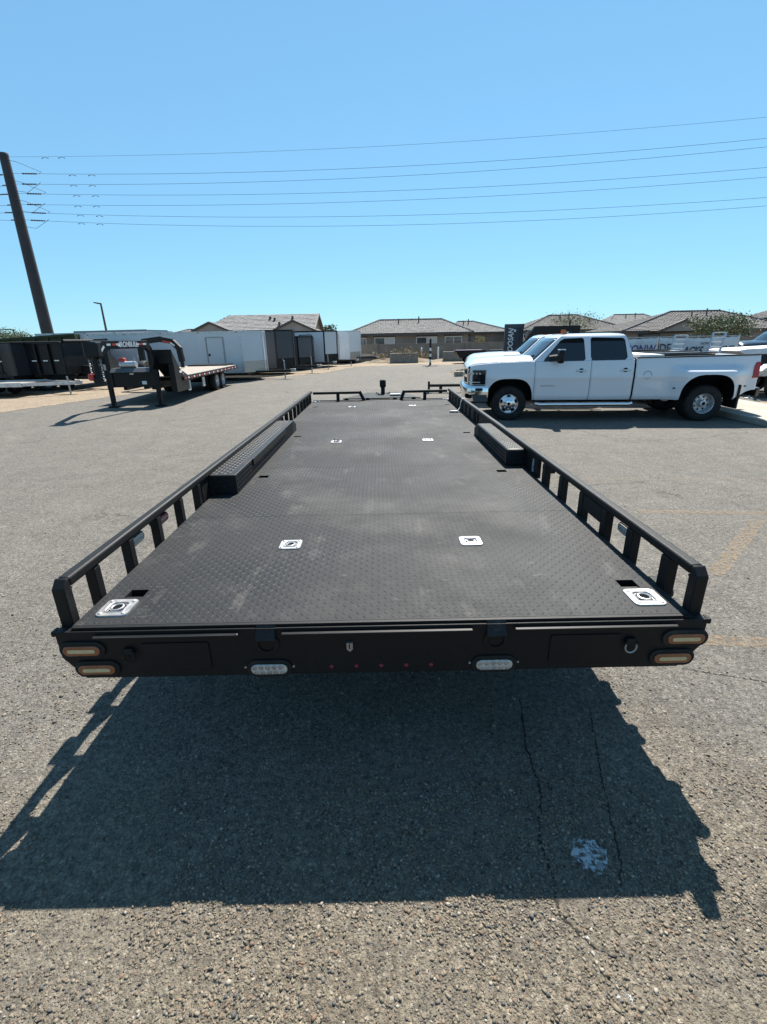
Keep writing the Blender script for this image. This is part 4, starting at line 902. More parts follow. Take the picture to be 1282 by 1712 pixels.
# ------------------------------------------------------------------ black gooseneck flatbed
def gooseneck():
    t = empty('gooseneck_trailer', (-7.82, 15.5, 0), R(2.0), label='black gooseneck flatbed trailer with bleached plank deck, standing on two legs', cat='trailer')
    # local: y along the trailer (rear +), x across
    for sx in (-1, 1):
        k = MB(); k.box(sx*.74-.06, sx*.74+.06, -.06, .06, .05, 1.15, .006); lg = k.build('landing_leg', M_BLACK, t)
        k = MB(); k.box(sx*.74-.14, sx*.74+.14, -.12, .12, 0.0, .05, .006); k.build('leg_foot', M_BLACK, lg)
        # neck beam: converges from the riser to the coupler, side profile with bevelled corners
        poly = [(.35, .62), (.35, 1.30), (.10, 1.80), (-.10, 2.00), (-1.72, 2.00), (-2.10, 1.62), (-1.98, 1.52), (-1.62, 1.78), (-.18, 1.78), (-.06, 1.66), (-.06, .62)]
        k = MB(); n = len(poly)
        def X(y, o): return sx*(.66+(y-.0)*.27 if y < 0 else .66)+o*sx
        V = [(X(y, .05), y, z) for y, z in poly]+[(X(y, -.05), y, z) for y, z in poly]
        k.add(V, [tuple(range(n)), tuple(range(2*n-1, n-1, -1))]+[(q, (q+1) % n, n+(q+1) % n, n+q) for q in range(n)]); nb = k.build('neck_beam', M_BLACKG, t, bevel=.008)
        def on(y): return X(y, .054)
        for ya, yb_, m_ in ((-.30, -.16, M_WTAPE), (-.45, -.31, M_REDTAPE), (-.60, -.46, M_WTAPE), (-1.50, -1.36, M_REDTAPE), (-1.35, -1.21, M_WTAPE), (-1.70, -1.56, M_WTAPE)):
            k = MB(); a, b = Vector((on(ya), ya, 1.90)), Vector((on(yb_), yb_, 1.90)); k.bar(a, b, .006, .055); k.build('reflective_tape', m_, nb)
        k = MB(); k.bar((on(-1.80), -1.80, 1.86), (on(-1.93), -1.93, 1.73), .006, .055); k.build('reflective_tape', M_WTAPE, nb)
        k = MB(); k.bar((on(-1.94), -1.94, 1.72), (on(-2.02), -2.02, 1.64), .006, .055); k.build('reflective_tape', M_REDTAPE, nb)
        if sx > 0:
            text('maker_lettering', 'IRONBULL', M_WTEXT, nb, face_mtx((on(-.88)+.006, -.88, 1.893), (.27, 1, 0), (0, 0, 1)), .20, .003, bold=.006, sx=.80)
            k = MB(); y_ = -1.32; k.prism([(-1.31, 1.845), (-1.265, 1.945), (-1.22, 1.845), (-1.25, 1.845), (-1.265, 1.88), (-1.28, 1.845)], 'x', on(-1.265)-.004, on(-1.265)+.014); k.build('maker_mark', M_WTEXT, nb)
    k = MB(); k.box(-.62, .62, -.02, .33, .62, 1.10, .01); bx = k.build('front_toolbox', M_BLACKG, t)
    k = MB(); k.prism([(-.16, 1.08), (-.02, 1.20), (.33, 1.20), (.33, 1.10), (-.02, 1.10)], 'x', -.60, .60); k.build('tray', mat('grey_tray', (.09, .095, .1), .4, .3), bx)
    k = MB(); k.box(.28, .42, -.030, -.0205, .70, .80); k.build('data_plate', M_WTEXT, bx)
    k = MB(); k.box(-.06, .06, -.028, -.0205, 1.0, 1.05); k.build('work_lamp', M_CLEAR, bx)
    k = MB(); k.tube([(-.35, .1, 1.30), (.15, .1, 1.30)], .10, 12); k.build('winch_drum', M_ALU, t, smooth=True)
    k = MB(); k.box(-.36, -.18, .06, .2, 1.36, 1.50, .02); k.build('red_battery_box', M_REDTAPE, t)
    k = MB(); k.tube([(.1, .1, 1.2), (.1, .1, 1.5), (.25, .08, 1.55)], .02, 6); k.build('lever', M_STEEL, t)
    # coupler at the neck's nose, with chains
    k = MB(); k.box(-.20, .20, -2.1, -1.88, 1.60, 1.97, .02); k.build('nose_plate', M_BLACKG, t)
    k = MB(); k.tube([(0, -2.0, 1.95), (0, -2.0, 1.05)], .075, 14); cp = k.build('coupler_tube', M_BLACKG, t, smooth=True)
    k = MB(); k.box(-.1, .1, -2.1, -1.9, .90, 1.06, .02); k.build('coupler_head', M_BLACKG, cp)
    for x, m_ in ((-.16, M_STEEL), (.14, M_STEEL)):
        k = MB()
        for i in range(11):
            z = 1.55-.055*i; rr = .022
            k.tube([(x+(rr*math.cos(a) if i % 2 else 0), -1.98+(0 if i % 2 else rr*math.cos(a)), z+.035*math.sin(a)) for a in [2*PI*q/8 for q in range(9)]], .007, 5)
        k.build('safety_chain', m_, t)
    k = MB(); k.box(-.22, -.08, -2.12, -1.98, .98, 1.16, .03); k.build('red_lock', M_REDTAPE, cp)
    # deck
    L = 8.2
    for sx in (-1, 1):
        k = MB(); k.box(sx*1.22-.03, sx*1.22+.03, .95, L, .72, .86, .006); sr = k.build('side_rail', M_BLACKG, t)
        if sx > 0:
            for i in range(24):
                y = 1.05+i*.29; k = MB(); k.box(1.2505, 1.2555, y, y+.14, .765, .815); k.build('reflective_tape', M_WTAPE if i % 2 else M_REDTAPE, sr)
        k = MB(); k.prism([(.30, .62), (.30, 1.62), (1.55, .86), (1.55, .72), (1.25, .62)], 'x', sx*.70-.03, sx*.70+.03) if sx < 0 else k.prism([(.36, .40), (.36, 1.28), (1.52, .86), (1.52, .40)], 'x', 1.02, 1.20); k.build('side_gusset', M_BLACKG, t)
        k = MB(); k.box(sx*.45-.06, sx*.45+.06, .35, L, .50, .72); k.build('main_beam', M_BLACK, t)
    k = MB(); k.prism([(.352, 1.30), (.352, 1.72), (1.10, .87), (.95, .87)], 'x', .60, 1.19); k.build('dovetail_plate', M_BLACKG, t)
    k = MB(); k.box(.8, .98, .31, .345, 1.0, 1.08) if False else k.box(1.202, 1.212, .75, .98, .98, 1.05); k.build('marker_plate', M_WTEXT, t)
    k = MB(); k.lathe([(0, .02), (.03, .016), (.04, 0)], 'x', (1.202, 1.08, .90), 12); k.build('side_marker', M_AMBER, t)
    for i in range(14):
        x = -1.18+i*.169; k = MB(); k.box(x, x+.163, 1.0, L-.02, .835, .872); k.build('plank', M_WOOD, t)
    for i in range(10):
        y = 1.2+i*.75; k = MB(); k.box(-1.18, 1.18, y-.03, y+.03, .722, .83); k.build('crossmember', M_BLACK, t)
    for x in (1.15,):
        for y in (1.5, 3.1):
            k = MB(); k.box(x-.02, x+.012, y, y+.26, .34, .68, .004); k.build('step_plate', M_ALU, t)
    for y in (5.2, 6.1):
        k = MB(); k.tube([(-.95, y, .39), (.95, y, .39)], .06, 10); k.build('axle', M_BLACK, t)
        for sx in (-1, 1):
            for o in (.98, .70):
                k = MB(); k.lathe([(.21, -.1), (.36, -.11), (.385, -.07), (.385, .07), (.36, .11), (.21, .1)], 'x', (sx*o, y, .385), 26); wh = k.build('wheel', M_RUBBER, t, smooth=True)
                if o > .9:
                    k = MB(); k.lathe([(0, sx*.09), (.06, sx*.09), (.07, -sx*.03), (.16, -sx*.04), (.205, sx*.10), (.225, sx*.105)], 'x', (sx*o, y, .385), 22); k.build('rim', M_ALU, wh, smooth=True)
    k = MB(); n = 14                                                  # spare tyres lying on the deck
    for (x, y) in ((-.55, 3.9), (-.55, 4.7)):
        pass
    k.lathe([(.2, -.1), (.36, -.11), (.385, -.07), (.385, .07), (.36, .11), (.2, .1)], 'x', (-1.05, 3.4, .92), 26); k.build('spare_wheel', M_RUBBER, t, smooth=True)
    k = MB(); k.box(-.9, .9, L-.6, L+.6, .86, .93); k.build('folded_ramps', M_BLACKG, t)
    return t
gooseneck()
# neck of a second gooseneck, showing just right of the first
t = empty('gooseneck_neck', (-9.3, 22.0, 0), 0, label='curved black neck of a second gooseneck trailer showing behind the first', cat='trailer')
pts = [(-1.2, 0, 1.0), (-1.2, 0, 1.75), (-1.0, 0, 2.0), (-.2, -.2, 2.08), (.35, -.3, 1.98), (.62, -.35, 1.70), (.66, -.35, 1.2)]
k = MB()
for a, b in zip(pts[:-1], pts[1:]): k.bar(a, Vector(b)+(Vector(b)-Vector(a)).normalized()*.06, .16, .22)
k.build('neck_beam', M_BLACKG, t)
k = MB(); k.bar((-.05, -.33, 2.0), (.30, -.40, 1.93), .01, .06); k.build('reflective_tape', M_REDTAPE, t)
k = MB(); k.bar((.30, -.40, 1.93), (.48, -.43, 1.80), .01, .06); k.build('reflective_tape', M_WTAPE, t)
k = MB(); k.tube([(.66, -.35, 1.3), (.66, -.35, .9)], .08, 12); k.build('coupler_tube', M_BLACKG, t)
k = MB(); k.box(-1.32, -1.08, -.12, .12, 0, 1.1); k.build('landing_leg', M_BLACK, t)

# ------------------------------------------------------------------ dump trailers, bins and the low trailer at the left
def dump_trailer(loc, rz, L, zt, paint, label, dashes=6, group='dump trailers at the left', logo=False):
    t = empty('dump_trailer', loc, rz, label=label, cat='dump trailer', group=group); Wd = 2.1
    k = MB(); k.box(-L, 0, 0, .05, .72, zt); k.box(-L, 0, Wd-.05, Wd, .72, zt); k.box(-L, -L+.05, .0505, Wd-.0505, .72, zt); k.box(-.05, 0, .0505, Wd-.0505, .72, zt+.12); k.box(-L+.051, -.051, .0505, Wd-.0505, .72, .78); k.build('dump_body', paint, t)
    n = int(L/.6)
    for i in range(n+1):
        x = -.05-i*(L-.1)/n
        for y in (-.05, Wd+.05):
            k = MB(); k.box(x-.04, x+.04, y-.048, y+.048, .74, zt-.02); k.build('side_rib', paint, t)
    k = MB(); k.box(-L, .02, -.10, -.001, zt-.001, zt+.07, .008); k.box(-L, .02, Wd+.001, Wd+.10, zt-.001, zt+.07, .008); k.build('top_rail', paint, t)
    for i in range(dashes):
        x = -.30-i*.52; k = MB(); k.box(x-.11, x+.11, -.106, -.1, 1.28, 1.325); k.build('reflective_tape', M_WTAPE if i % 2 == 0 or True else M_REDTAPE, t)
    k = MB(); k.box(-L, .1, .35, .5, .50, .70); k.box(-L, .1, Wd-.5, Wd-.35, .50, .70); k.build('frame', M_BLACK, t)
    for x in (-L*.55, -L*.55-.82): small_wheel(t, x, -.02, .36, .22, -1); small_wheel(t, x, Wd+.02, .36, .22, 1)
    k = MB(); k.prism([(-L*.55-1.28, .62), (-L*.55-1.2, .80), (-L*.55+.38, .80), (-L*.55+.46, .62)], 'y', -.22, -.11); k.build('fender', M_BLACKG, t)
    k = MB()
    for s_ in (-1, 1): k.bar((0, Wd/2+s_*.6, .55), (1.35, Wd/2+s_*.05, .52), .08, .14)
    k.build('tongue', M_BLACK, t)
    k = MB(); k.tube([(1.0, Wd/2, 0.02), (1.0, Wd/2, 1.05)], .05, 10); k.build('jack', M_STEEL, t)
    k = MB(); k.box(.15, .6, Wd/2-.4, Wd/2+.4, .62, 1.05, .02); k.build('pump_box', M_BLACKG, t)
    k = MB(); k.box(1.3, 1.6, Wd/2-.07, Wd/2+.07, .46, .6, .02); k.build('coupler', M_STEEL, t)
    k = MB(); k.tube([(.02, .1, zt+.1), (.02, Wd-.1, zt+.1)], .07, 10); k.build('tarp_roll', M_RUBBER, t, smooth=True)
    return t
dump_trailer((-13.55, 21.4, 0), R(-6), 4.8, 1.98, M_BLACKG, 'black dump trailer with white reflective dashes at the far left edge', 6)
M_NAVYP = mat('black_blue_paint', (0.007, 0.008, 0.013), 0.45, spec=0.25)
d2 = dump_trailer((-13.3, 24.6, 0), R(58), 4.2, 2.02, M_NAVYP, 'black dump trailer standing nose-on just left of the gooseneck', 0)
k = MB(); k.box(.012, .02, .45, 1.2, 1.62, 1.69); k.build('reflective_tape', M_WTAPE, d2)
k = MB(); k.box(.021, .026, .68, .92, 1.62, 1.69); k.build('reflective_tape', M_REDTAPE, d2)
k = MB(); k.box(.012, .05, .3, 1.7, 1.10, 1.16); k.build('front_ledge', M_ALU, d2)
def bin_(loc, rz, L, Wd, zt, paint, label, slope=0.0):
    t = empty('waste_bin', loc, rz, label=label, cat='container')
    k = MB(); k.prism([(-L, .25), (0, .25), (0, zt), (-L, zt-slope)], 'y', 0, Wd); k.build('shell', paint, t)
    n = int(L/.75)
    for i in range(n+1):
        x = -.08-i*(L-.16)/n; zz = zt-slope*(-x/L); k = MB(); k.box(x-.06, x+.06, -.10, -.001, .3, zz-.05); k.build('side_rib', paint, t)
    k = MB(); k.bar((.05, -.05, zt-.03), (-L-.05, -.05, zt-slope-.03), .14, .12); k.build('top_rail', paint, t)
    k = MB(); k.box(-L+.1, -.1, .3, .5, .0, .248); k.box(-L+.1, -.1, Wd-.5, Wd-.3, 0, .248); k.build('skid', M_BLACK, t)
    return t
bin_((-18.7, 31.0, 0), R(4), 7.0, 2.4, 2.55, mat('green_bin_paint', (.018, .034, .018), .6, spec=.2, col2=(.03, .046, .026), nscale=1.2), 'dark green ribbed roll-off container behind the black dump trailer', .35)
bin_((-15.9, 34.5, 0), R(-12), 5.6, 2.4, 2.80, mat('slate_bin_paint', (.06, .085, .12), .5, col2=(.09, .11, .14), nscale=1.2), 'slate blue ribbed container beside the utility pole foot', -.0)
# low grey trailer
t = empty('flatbed_trailer', (-12.6, 19.35, 0), R(4), label='low bare aluminium trailer with its coupler pointing right, far left', cat='trailer')
k = MB(); k.box(-6, -1.5, -.04, .04, .40, .56, .006); k.box(-6, -1.5, 1.7, 1.78, .40, .56, .006); k.build('side_rail', M_ALU, t)
for i in range(11):
    k = MB(); k.box(-6, -1.5, .05+i*.15, .05+i*.15+.144, .50, .53); k.build('deck_plank', mat('grey_planks', (.22, .20, .18), .8, col2=(.3, .28, .25), nscale=3), t)
k = MB(); k.prism([(-4.3, .56), (-4.1, .80), (-2.5, .86), (-2.35, .62), (-2.35, .56)], 'y', -.14, -.06); k.build('fender', M_ALU, t)
k = MB()
for a in ((-1.5, 0), (-1.5, 1.74)): k.bar((a[0], a[1], .48), (.15, .85, .45), .06, .12)
k.build('tongue', M_ALU, t)
k = MB(); k.tube([(-.2, .85, 0), (-.2, .85, .72)], .035, 8); k.build('jack', M_STEEL, t)
k = MB(); k.box(.1, .35, .78, .92, .40, .56, .02); k.build('coupler', M_STEEL, t)
for x in (-3.0, -3.8): small_wheel(t, x, -.1, .3, .18, -1); small_wheel(t, x, 1.84, .3, .18, 1)

# ------------------------------------------------------------------ houses behind the block wall
def tiled_face(name, a, b, c, d, m, parent, pitch=.30, row=.36, amp=.045):
    """roof slope: eave a-b, ridge d-c; curved tiles laid in courses (each tile real geometry, joined)"""
    a, b, c, d = (Vector(p) for p in (a, b, c, d)); U = (b-a); Lu = U.length; u = U.normalized()
    vdir = (d-a)-u*((d-a).dot(u)); Lv = vdir.length; v = vdir.normalized(); n = u.cross(v)
    if n.z < 0: n = -n
    du, cu = (d-a).dot(u), (c-a).dot(u); V = []; F = []
    nc, nr = int(Lu/pitch)+1, int(Lv/row)+1
    for j in range(nr):
        v0 = j*row; v1 = min(v0+row*1.06, Lv)
        t = (v0+v1)/2/Lv; lo, hi = du*t, Lu+(cu-Lu)*t
        for i in range(nc):
            u0 = i*pitch; u1 = u0+pitch
            if u1 <= lo+.02 or u0 >= hi-.02: continue
            u0, u1 = max(u0, lo), min(u1, hi); k = len(V); rnd = random.uniform(-.008, .008)
            for vv, lift in ((v0, .05), (v1, .012)):
                for q in range(5):
                    uu = u0+(u1-u0)*q/4; h = amp*math.sin(PI*q/4)+lift+rnd
                    p = a+u*uu+v*vv+n*h; V.append((p.x, p.y, p.z))
            for q in range(4): F.append((k+q, k+q+1, k+q+6, k+q+5))
            p0 = [a+u*(u0+(u1-u0)*q/4)+v*v0 for q in (0, 4)]; kk = len(V)
            V += [tuple(p) for p in p0]; F.append((k, k+2, kk+1, kk)); F.append((k+2, k+4, kk+1, kk+1)) if False else None
    F4 = [f for f in F if len(set(f)) == 4]
    o = raw(name, V, F4, m, parent); return tag(o, kind='stuff')
def hip_house(name, loc, x0, x1, y0, y1, ze, zr, rx0, rx1, wall_m, tile_m, label, windows=(), ov=.5, zb=-.5, gables=()):
    t = empty(name, loc, label=label, cat='house', group=None); ym = (y0+y1)/2
    k = MB(); k.box(x0, x1, y0, y1, zb, ze); k.build('wall', wall_m, t)
    A, B, C, D = (x0-ov, y0-ov, ze), (x1+ov, y0-ov, ze), (x1+ov, y1+ov, ze), (x0-ov, y1+ov, ze); E_, G = (rx0, ym, zr), (rx1, ym, zr)
    k = MB(); k.add([A, B, C, D, E_, G], [(0, 1, 5, 4), (1, 2, 5), (2, 3, 4, 5), (3, 0, 4), (3, 2, 1, 0)]); rf = k.build('roof', tile_m, t)
    tiled_face('roof_tiles', A, B, G, E_, tile_m, rf); tiled_face('roof_tiles', B, C, G, G, tile_m, rf); tiled_face('roof_tiles', D, A, E_, E_, tile_m, rf)
    k = MB(); k.box(x0-ov-.02, x1+ov+.02, y0-ov-.06, y0-ov-.005, ze-.22, ze+.03); k.box(x1+ov+.005, x1+ov+.06, y0-ov, y1+ov, ze-.22, ze+.03); k.box(x0-ov-.06, x0-ov-.005, y0-ov, y1+ov, ze-.22, ze+.03); k.build('fascia', M_TRIM, t)
    k = MB()                                                    # ridge and hip caps
    for p, q in ((E_, G), (A, E_), (B, G)):
        p, q = Vector(p), Vector(q); nn = max(2, int((q-p).length/.42))
        for i in range(nn):
            s0 = p+(q-p)*(i/nn); s1 = p+(q-p)*((i+1.06)/nn); k.tube([s0+Vector((0, 0, .05)), s1+Vector((0, 0, .08))], [.13, .11], 7)
    tag(k.build('ridge_caps', tile_m, rf), kind='stuff')
    for (wx0, wx1, wz0, wz1, half) in windows:
        k = MB()
        for bx in ((wx0-.07, wx1+.07, wz1, wz1+.08), (wx0-.07, wx1+.07, wz0-.08, wz0), (wx0-.07, wx0, wz0, wz1), (wx1, wx1+.07, wz0, wz1)): k.box(bx[0], bx[1], y0-.05, y0-.002, bx[2], bx[3])
        k.box((wx0+wx1)/2-.03, (wx0+wx1)/2+.03, y0-.045, y0-.002, wz0, wz1); w = k.build('window', M_WINF if half else M_TRIM, t)
        mid = (wx0+wx1)/2; k = MB(); k.box(wx0, mid-.03, y0-.025, y0-.002, wz0, wz1); k.build('pane', M_PANE, w)
        k = MB(); k.box(mid+.03, wx1, y0-.025, y0-.002, wz0, wz1); k.build('pane', M_BLIND if half == 2 else M_PANE, w)
        k = MB(); k.box(wx0-.15, wx1+.15, y0-.09, y0-.002, wz1+.09, wz1+.24); k.build('lintel', M_TRIM, w)
    for (gx, gz, gw, gy) in gables:                             # small front-facing gables
        k = MB(); hh = gw*.42; zz = gz-hh
        k.prism([(gx-gw, zz), (gx+gw, zz), (gx, gz-.1)], 'y', gy, ym); gb = k.build('gable', wall_m, t)
        k = MB(); k.bar((gx-gw-.2, gy-.1, zz-.06), (gx, gy-.1, gz), .22, .2); k.bar((gx+gw+.2, gy-.1, zz-.06), (gx, gy-.1, gz), .22, .2); k.build('gable_fascia', M_TRIM, gb)
        yb_ = gy+2.6
        tiled_face('roof_tiles', (gx+gw+.2, gy-.2, zz), (gx+gw+.2, ym, zz), (gx, ym, gz), (gx, gy-.2, gz), tile_m, gb); tiled_face('roof_tiles', (gx-gw-.2, ym, zz), (gx-gw-.2, gy-.2, zz), (gx, gy-.2, gz), (gx, ym, gz), tile_m, gb)
    for (px, py_, h) in ((rx0+.3*(rx1-rx0), ym-1.3, .55), (rx0+.62*(rx1-rx0), ym-1.1, .7)):
        zz = zr-(ym-py_)*(zr-ze)/(ym-y0+ov); k = MB(); k.tube([(px, py_, zz), (px, py_, zz+h)], .07, 8); k.build('vent_pipe', M_TRIM, rf)
    return t
hip_house('house', (0, 0, 0), -3.3, 9.9, 56.5, 65, 2.45, 3.95, 0.0, 7.4, M_STUCCO, M_TILE, 'taupe stucco house with hipped grey tile roof in the centre behind the block wall',
          windows=((-2.2, -1.6, .9, 1.98, 1), (-.55, 1.6, .9, 2.0, 2), (4.15, 6.35, .9, 1.98, 2), (7.35, 9.15, .9, 1.98, 1)))
hip_house('house', (0, 0, 0), 9.6, 17.5, 68, 76, 2.5, 3.95, 11.0, 13.2, M_STUCCO, M_TILE, 'low tiled house peeping out right of the central house', windows=((10.9, 12.1, .9, 2.0, 0),))
hip_house('house', (0, 0, 0), 17.3, 29, 60.5, 70, 2.5, 4.25, 21.6, 25.2, M_STUCCO2, M_TILE2, 'grey tiled house behind the forklift and the pickup cab', windows=((18.5, 20, .9, 2.0, 0),))
hip_house('house', (0, 0, 0), 24.6, 41, 50.5, 59, 2.15, 4.0, 31.2, 36.4, M_STUCCO2, M_TILE2, 'large grey hip roofed house behind the white banner', windows=((26, 28, .9, 1.8, 0), (35, 37, .9, 1.8, 0)), gables=((29.2, 3.05, 2.3, 48.6),))
hip_house('house', (0, 0, 0), 43.5, 58, 55, 66, 2.4, 4.6, 47.5, 52, M_STUCCO2, M_TILE2, 'tiled house at the far right edge with a front gable', gables=((46.3, 4.3, 2.4, 53),))
hip_house('house', (0, 0, 0), 36, 47, 80, 90, 2.7, 4.9, 39, 44, M_STUCCO2, M_TILE, 'pale roofed house glimpsed between the two right hand houses')
# left house: long ridge with a gable end to the right
def gable_house():
    t = empty('house', (0, 0, 0), label='tall tiled house with gable end rising behind the dark cargo trailers', cat='house'); x0, x1, y0, y1, ze, zr = -21.0, -7.9, 58.5, 68.0, 2.9, 5.0; ym = (y0+y1)/2
    k = MB(); k.box(x0, x1, y0, y1, -.5, ze); k.prism([(y0, ze), (y1, ze), (ym, zr-.1)], 'x', x1-.2, x1); k.build('wall', M_STUCCO2, t)
    A, B, C, D = (x0-.5, y0-.6, ze-.1), (x1+.4, y0-.6, ze-.1), (x1+.4, y1+.6, ze-.1), (x0-.5, y1+.6, ze-.1); E_, G = (-18.4, ym, zr), (x1+.4, ym, zr)
    k = MB(); k.add([A, B, C, D, E_, G], [(0, 1, 5, 4), (2, 3, 4, 5), (3, 0, 4)]); rf = k.build('roof', M_TILE, t)
    tiled_face('roof_tiles', A, B, G, E_, M_TILE, rf, row=.42, amp=.012, pitch=.34); tiled_face('roof_tiles', D, A, E_, E_, M_TILE, rf)
    k = MB(); k.bar((B[0], B[1], B[2]-.05), (G[0], G[1], G[2]-.05), .16, .24); k.bar((C[0], C[1], C[2]-.05), (G[0], G[1], G[2]-.05), .16, .24); k.build('gable_fascia', M_TRIM, t)
    k = MB(); k.box(x1+.001, x1+.03, ym-.25, ym+.25, 3.9, 4.5); k.build('gable_vent', M_TRIM, t)
    for gx, gz, gw in ((-19.0, 4.0, 1.7), (-9.7, 4.02, 2.2)):
        hh = gw*.45; zz = gz-hh; gy = y0-1.6
        k = MB(); k.prism([(gx-gw, ze-.6), (gx+gw, ze-.6), (gx+gw, zz), (gx, gz-.1), (gx-gw, zz)], 'y', gy, ym-.5); gb = k.build('gable', M_STUCCO2, t)
        k = MB(); k.bar((gx-gw-.3, gy-.12, zz-.1), (gx, gy-.12, gz), .24, .22); k.bar((gx+gw+.3, gy-.12, zz-.1), (gx, gy-.12, gz), .24, .22); k.build('gable_fascia', M_TRIM, gb)
        tiled_face('roof_tiles', (gx+gw+.3, gy-.2, zz-.1), (gx+gw+.3, ym, zz-.1), (gx, ym, gz), (gx, gy-.2, gz), M_TILE, gb); tiled_face('roof_tiles', (gx-gw-.3, ym, zz-.1), (gx-gw-.3, gy-.2, zz-.1), (gx, gy-.2, gz), (gx, ym, gz), M_TILE, gb)
    for px, d in ((-12.6, 1.9), (-11.8, 3.3), (-13.2, 1.5), (-10.5, 1.6)):
        zz = zr-d*(zr-ze)/(ym-y0+.6); k = MB(); k.box(px-.12, px+.12, ym-d-.15, ym-d+.15, zz, zz+.32, .02); k.build('roof_vent', M_TRIM, rf)
    return t
gable_house()
hip_house('house', (0, 0, 0), -40, -28, 90, 100, 2.6, 4.2, -36, -32, M_STUCCO2, M_TILE, 'distant low roof behind the green container at the far left')
# block wall with pilasters
t = empty('block_wall', (0, 46, 0), label='taupe block wall running behind the yard in front of the houses', cat='wall')
for i in range(24):
    x0 = -34+i*4.2; k = MB(); k.box(x0, x0+4.18, 0, .2, 0, 1.40); pn = k.build('wall_panel', M_BLOCK, t)
    k = MB(); k.box(x0-.001, x0+4.17, -.02, .22, 1.402, 1.45); k.build('wall_cap', M_BLOCK, pn)
    if i % 2 == 0:
        k = MB(); k.box(x0-.22, x0+.22, -.08, .28, 0, 1.50, .01); k.build('pilaster', M_BLOCK, t)

# ------------------------------------------------------------------ pole, wires, lamps
def utility_pole(loc, label):
    t = empty('utility_pole', loc, label=label, cat='utility pole', group='power line poles')
    k = MB(); n = 12; k.tube([(0, 0, 0), (0, 0, 6), (0, 0, 11), (0, 0, 16.2)], [.50, .46, .40, .33], n); k.build('shaft', mat('weathered_steel_pole', (.026, .025, .03), .6, .2, col2=(.04, .036, .036), nscale=.8), t, smooth=True)
    k = MB(); k.lathe([(0, 16.28), (.33, 16.26), (.345, 16.15)], 'z', (0, 0, 0), 12); k.build('pole_cap', M_TRIM, t)
    return t
PA = Vector((-29.45, 45.0, 0)); ZA = [16.02, 14.82, 14.25, 13.47, 12.84, 12.17, 11.74]; ZM = [15.2, 13.8, 13.35, 12.3, 11.8, 10.7, 10.18]; ZB = [15.5, 14.2, 13.85, 12.5, 12.05, 10.7, 10.28]
PB = Vector((26.6, 39.0, 0)); dB = PB-PA; PC = PA+dB*1.10
utility_pole(PA, 'tall dark steel utility pole rising behind the containers at the left'); utility_pole(PC, 'second steel utility pole of the power line, beyond the right edge')
M_WIRE = mat('wire_cable', (.03, .032, .035), .5, .5)
for i in range(7):
    side = Vector((0, -1, 0)) if i % 2 else Vector((0, .6, 0)); off = Vector((.5, 0, 0))+side*(.0 if i == 0 else .35)
    s_ = np.array([0, .525, 1.0]); co = np.polyfit(s_, [ZA[i], ZM[i], ZB[i]], 2)
    P = []
    for q in np.linspace(.004, 1.09, 40): p = PA+dB*q+side*(.0 if i == 0 else .35)*(1); P.append((p.x, p.y, float(np.polyval(co, q))))
    t = empty('power_line', (PA.x, PA.y, 0), label=['topmost thin ground wire of the power line', 'second wire from the top of the power line', 'third wire from the top of the power line', 'fourth wire from the top, middle of the power line', 'fifth wire from the top of the power line', 'sixth wire from the top of the power line', 'lowest wire of the power line'][i], cat='wire', group='power line wires')
    k = MB(); k.tube([(a-PA.x, b-PA.y, c) for a, b, c in P], .0105 if i else .008, 5); k.build('conductor', M_WIRE, t)
    if i:
        p0, p1 = Vector(P[0]), Vector(P[1]); d = (p1-p0).normalized(); base = p0-Vector((PA.x, PA.y, 0))
        sx = 1.2 if i % 2 else .6
        k = MB(); nprof = 12; pts = [base+d*(sx+.11*q) for q in range(nprof)]; k.tube(pts, [.06 if q % 2 else .035 for q in range(nprof)], 8); k.build('insulator', M_TRIM, t)
        k = MB(); e = base+d*(sx+1.4); k.tube([e, e+d*.25+Vector((0, 0, .12)), base+d*1.0+Vector((0, -.1, .75 if i % 2 else -.6)), base+Vector((0, -.2, .9 if i % 2 else -.5))], .014, 5); k.build('jumper', M_WIRE, t)
        # the line going on to the left of the pole
        k = MB(); k.tube([base+Vector((-.3, .3, 0)), base+Vector((-5, 4, .9))], .014, 5); k.tube([base+Vector((-1.0, .8, .15)), base+Vector((-2.2, 1.75, .38))], .05, 7); k.build('left_span', M_WIRE, t)
    for q in ((3.2, 4.6) if i == 0 else (5.0+.4*(i % 2), 6.6+.4*(i % 2))):
        b0 = Vector(P[0]); d = (Vector(P[3])-b0).normalized(); e = b0-Vector((PA.x, PA.y, 0))+d*q; zc = float(np.polyval(co, q/dB.length+.004)); e.z = zc
        k = MB(); k.tube([e-d*.28+Vector((0, 0, -.12)), e-d*.1+Vector((0, 0, -.06)), e+d*.1+Vector((0, 0, -.06)), e+d*.28+Vector((0, 0, -.12))], [.03, .012, .012, .03], 6); k.build('damper', M_WIRE, t)
def lamp_post(loc, h, arm, label, r=.07):
    t = empty('street_lamp', loc, label=label, cat='street lamp')
    k = MB(); k.tube([(0, 0, 0), (0, 0, h)], [r*1.5, r], 8); k.build('post', M_TRIM, t, smooth=True)
    k = MB(); k.prism([(-.05*arm, h), (arm*.9, h+.12), (arm, h+.02), (arm*.3, h-.12)], 'y', -.12, .12); k.build('lamp_head', M_TRIM, t)
lamp_post((-32.3, 60, 0), 6.45, -.8, 'slim street lamp standing beyond the containers, left', .10)
lamp_post((-60.5, 84, 0), 4.6, -3.0, 'tiny distant street lamp left of the utility pole', .12)

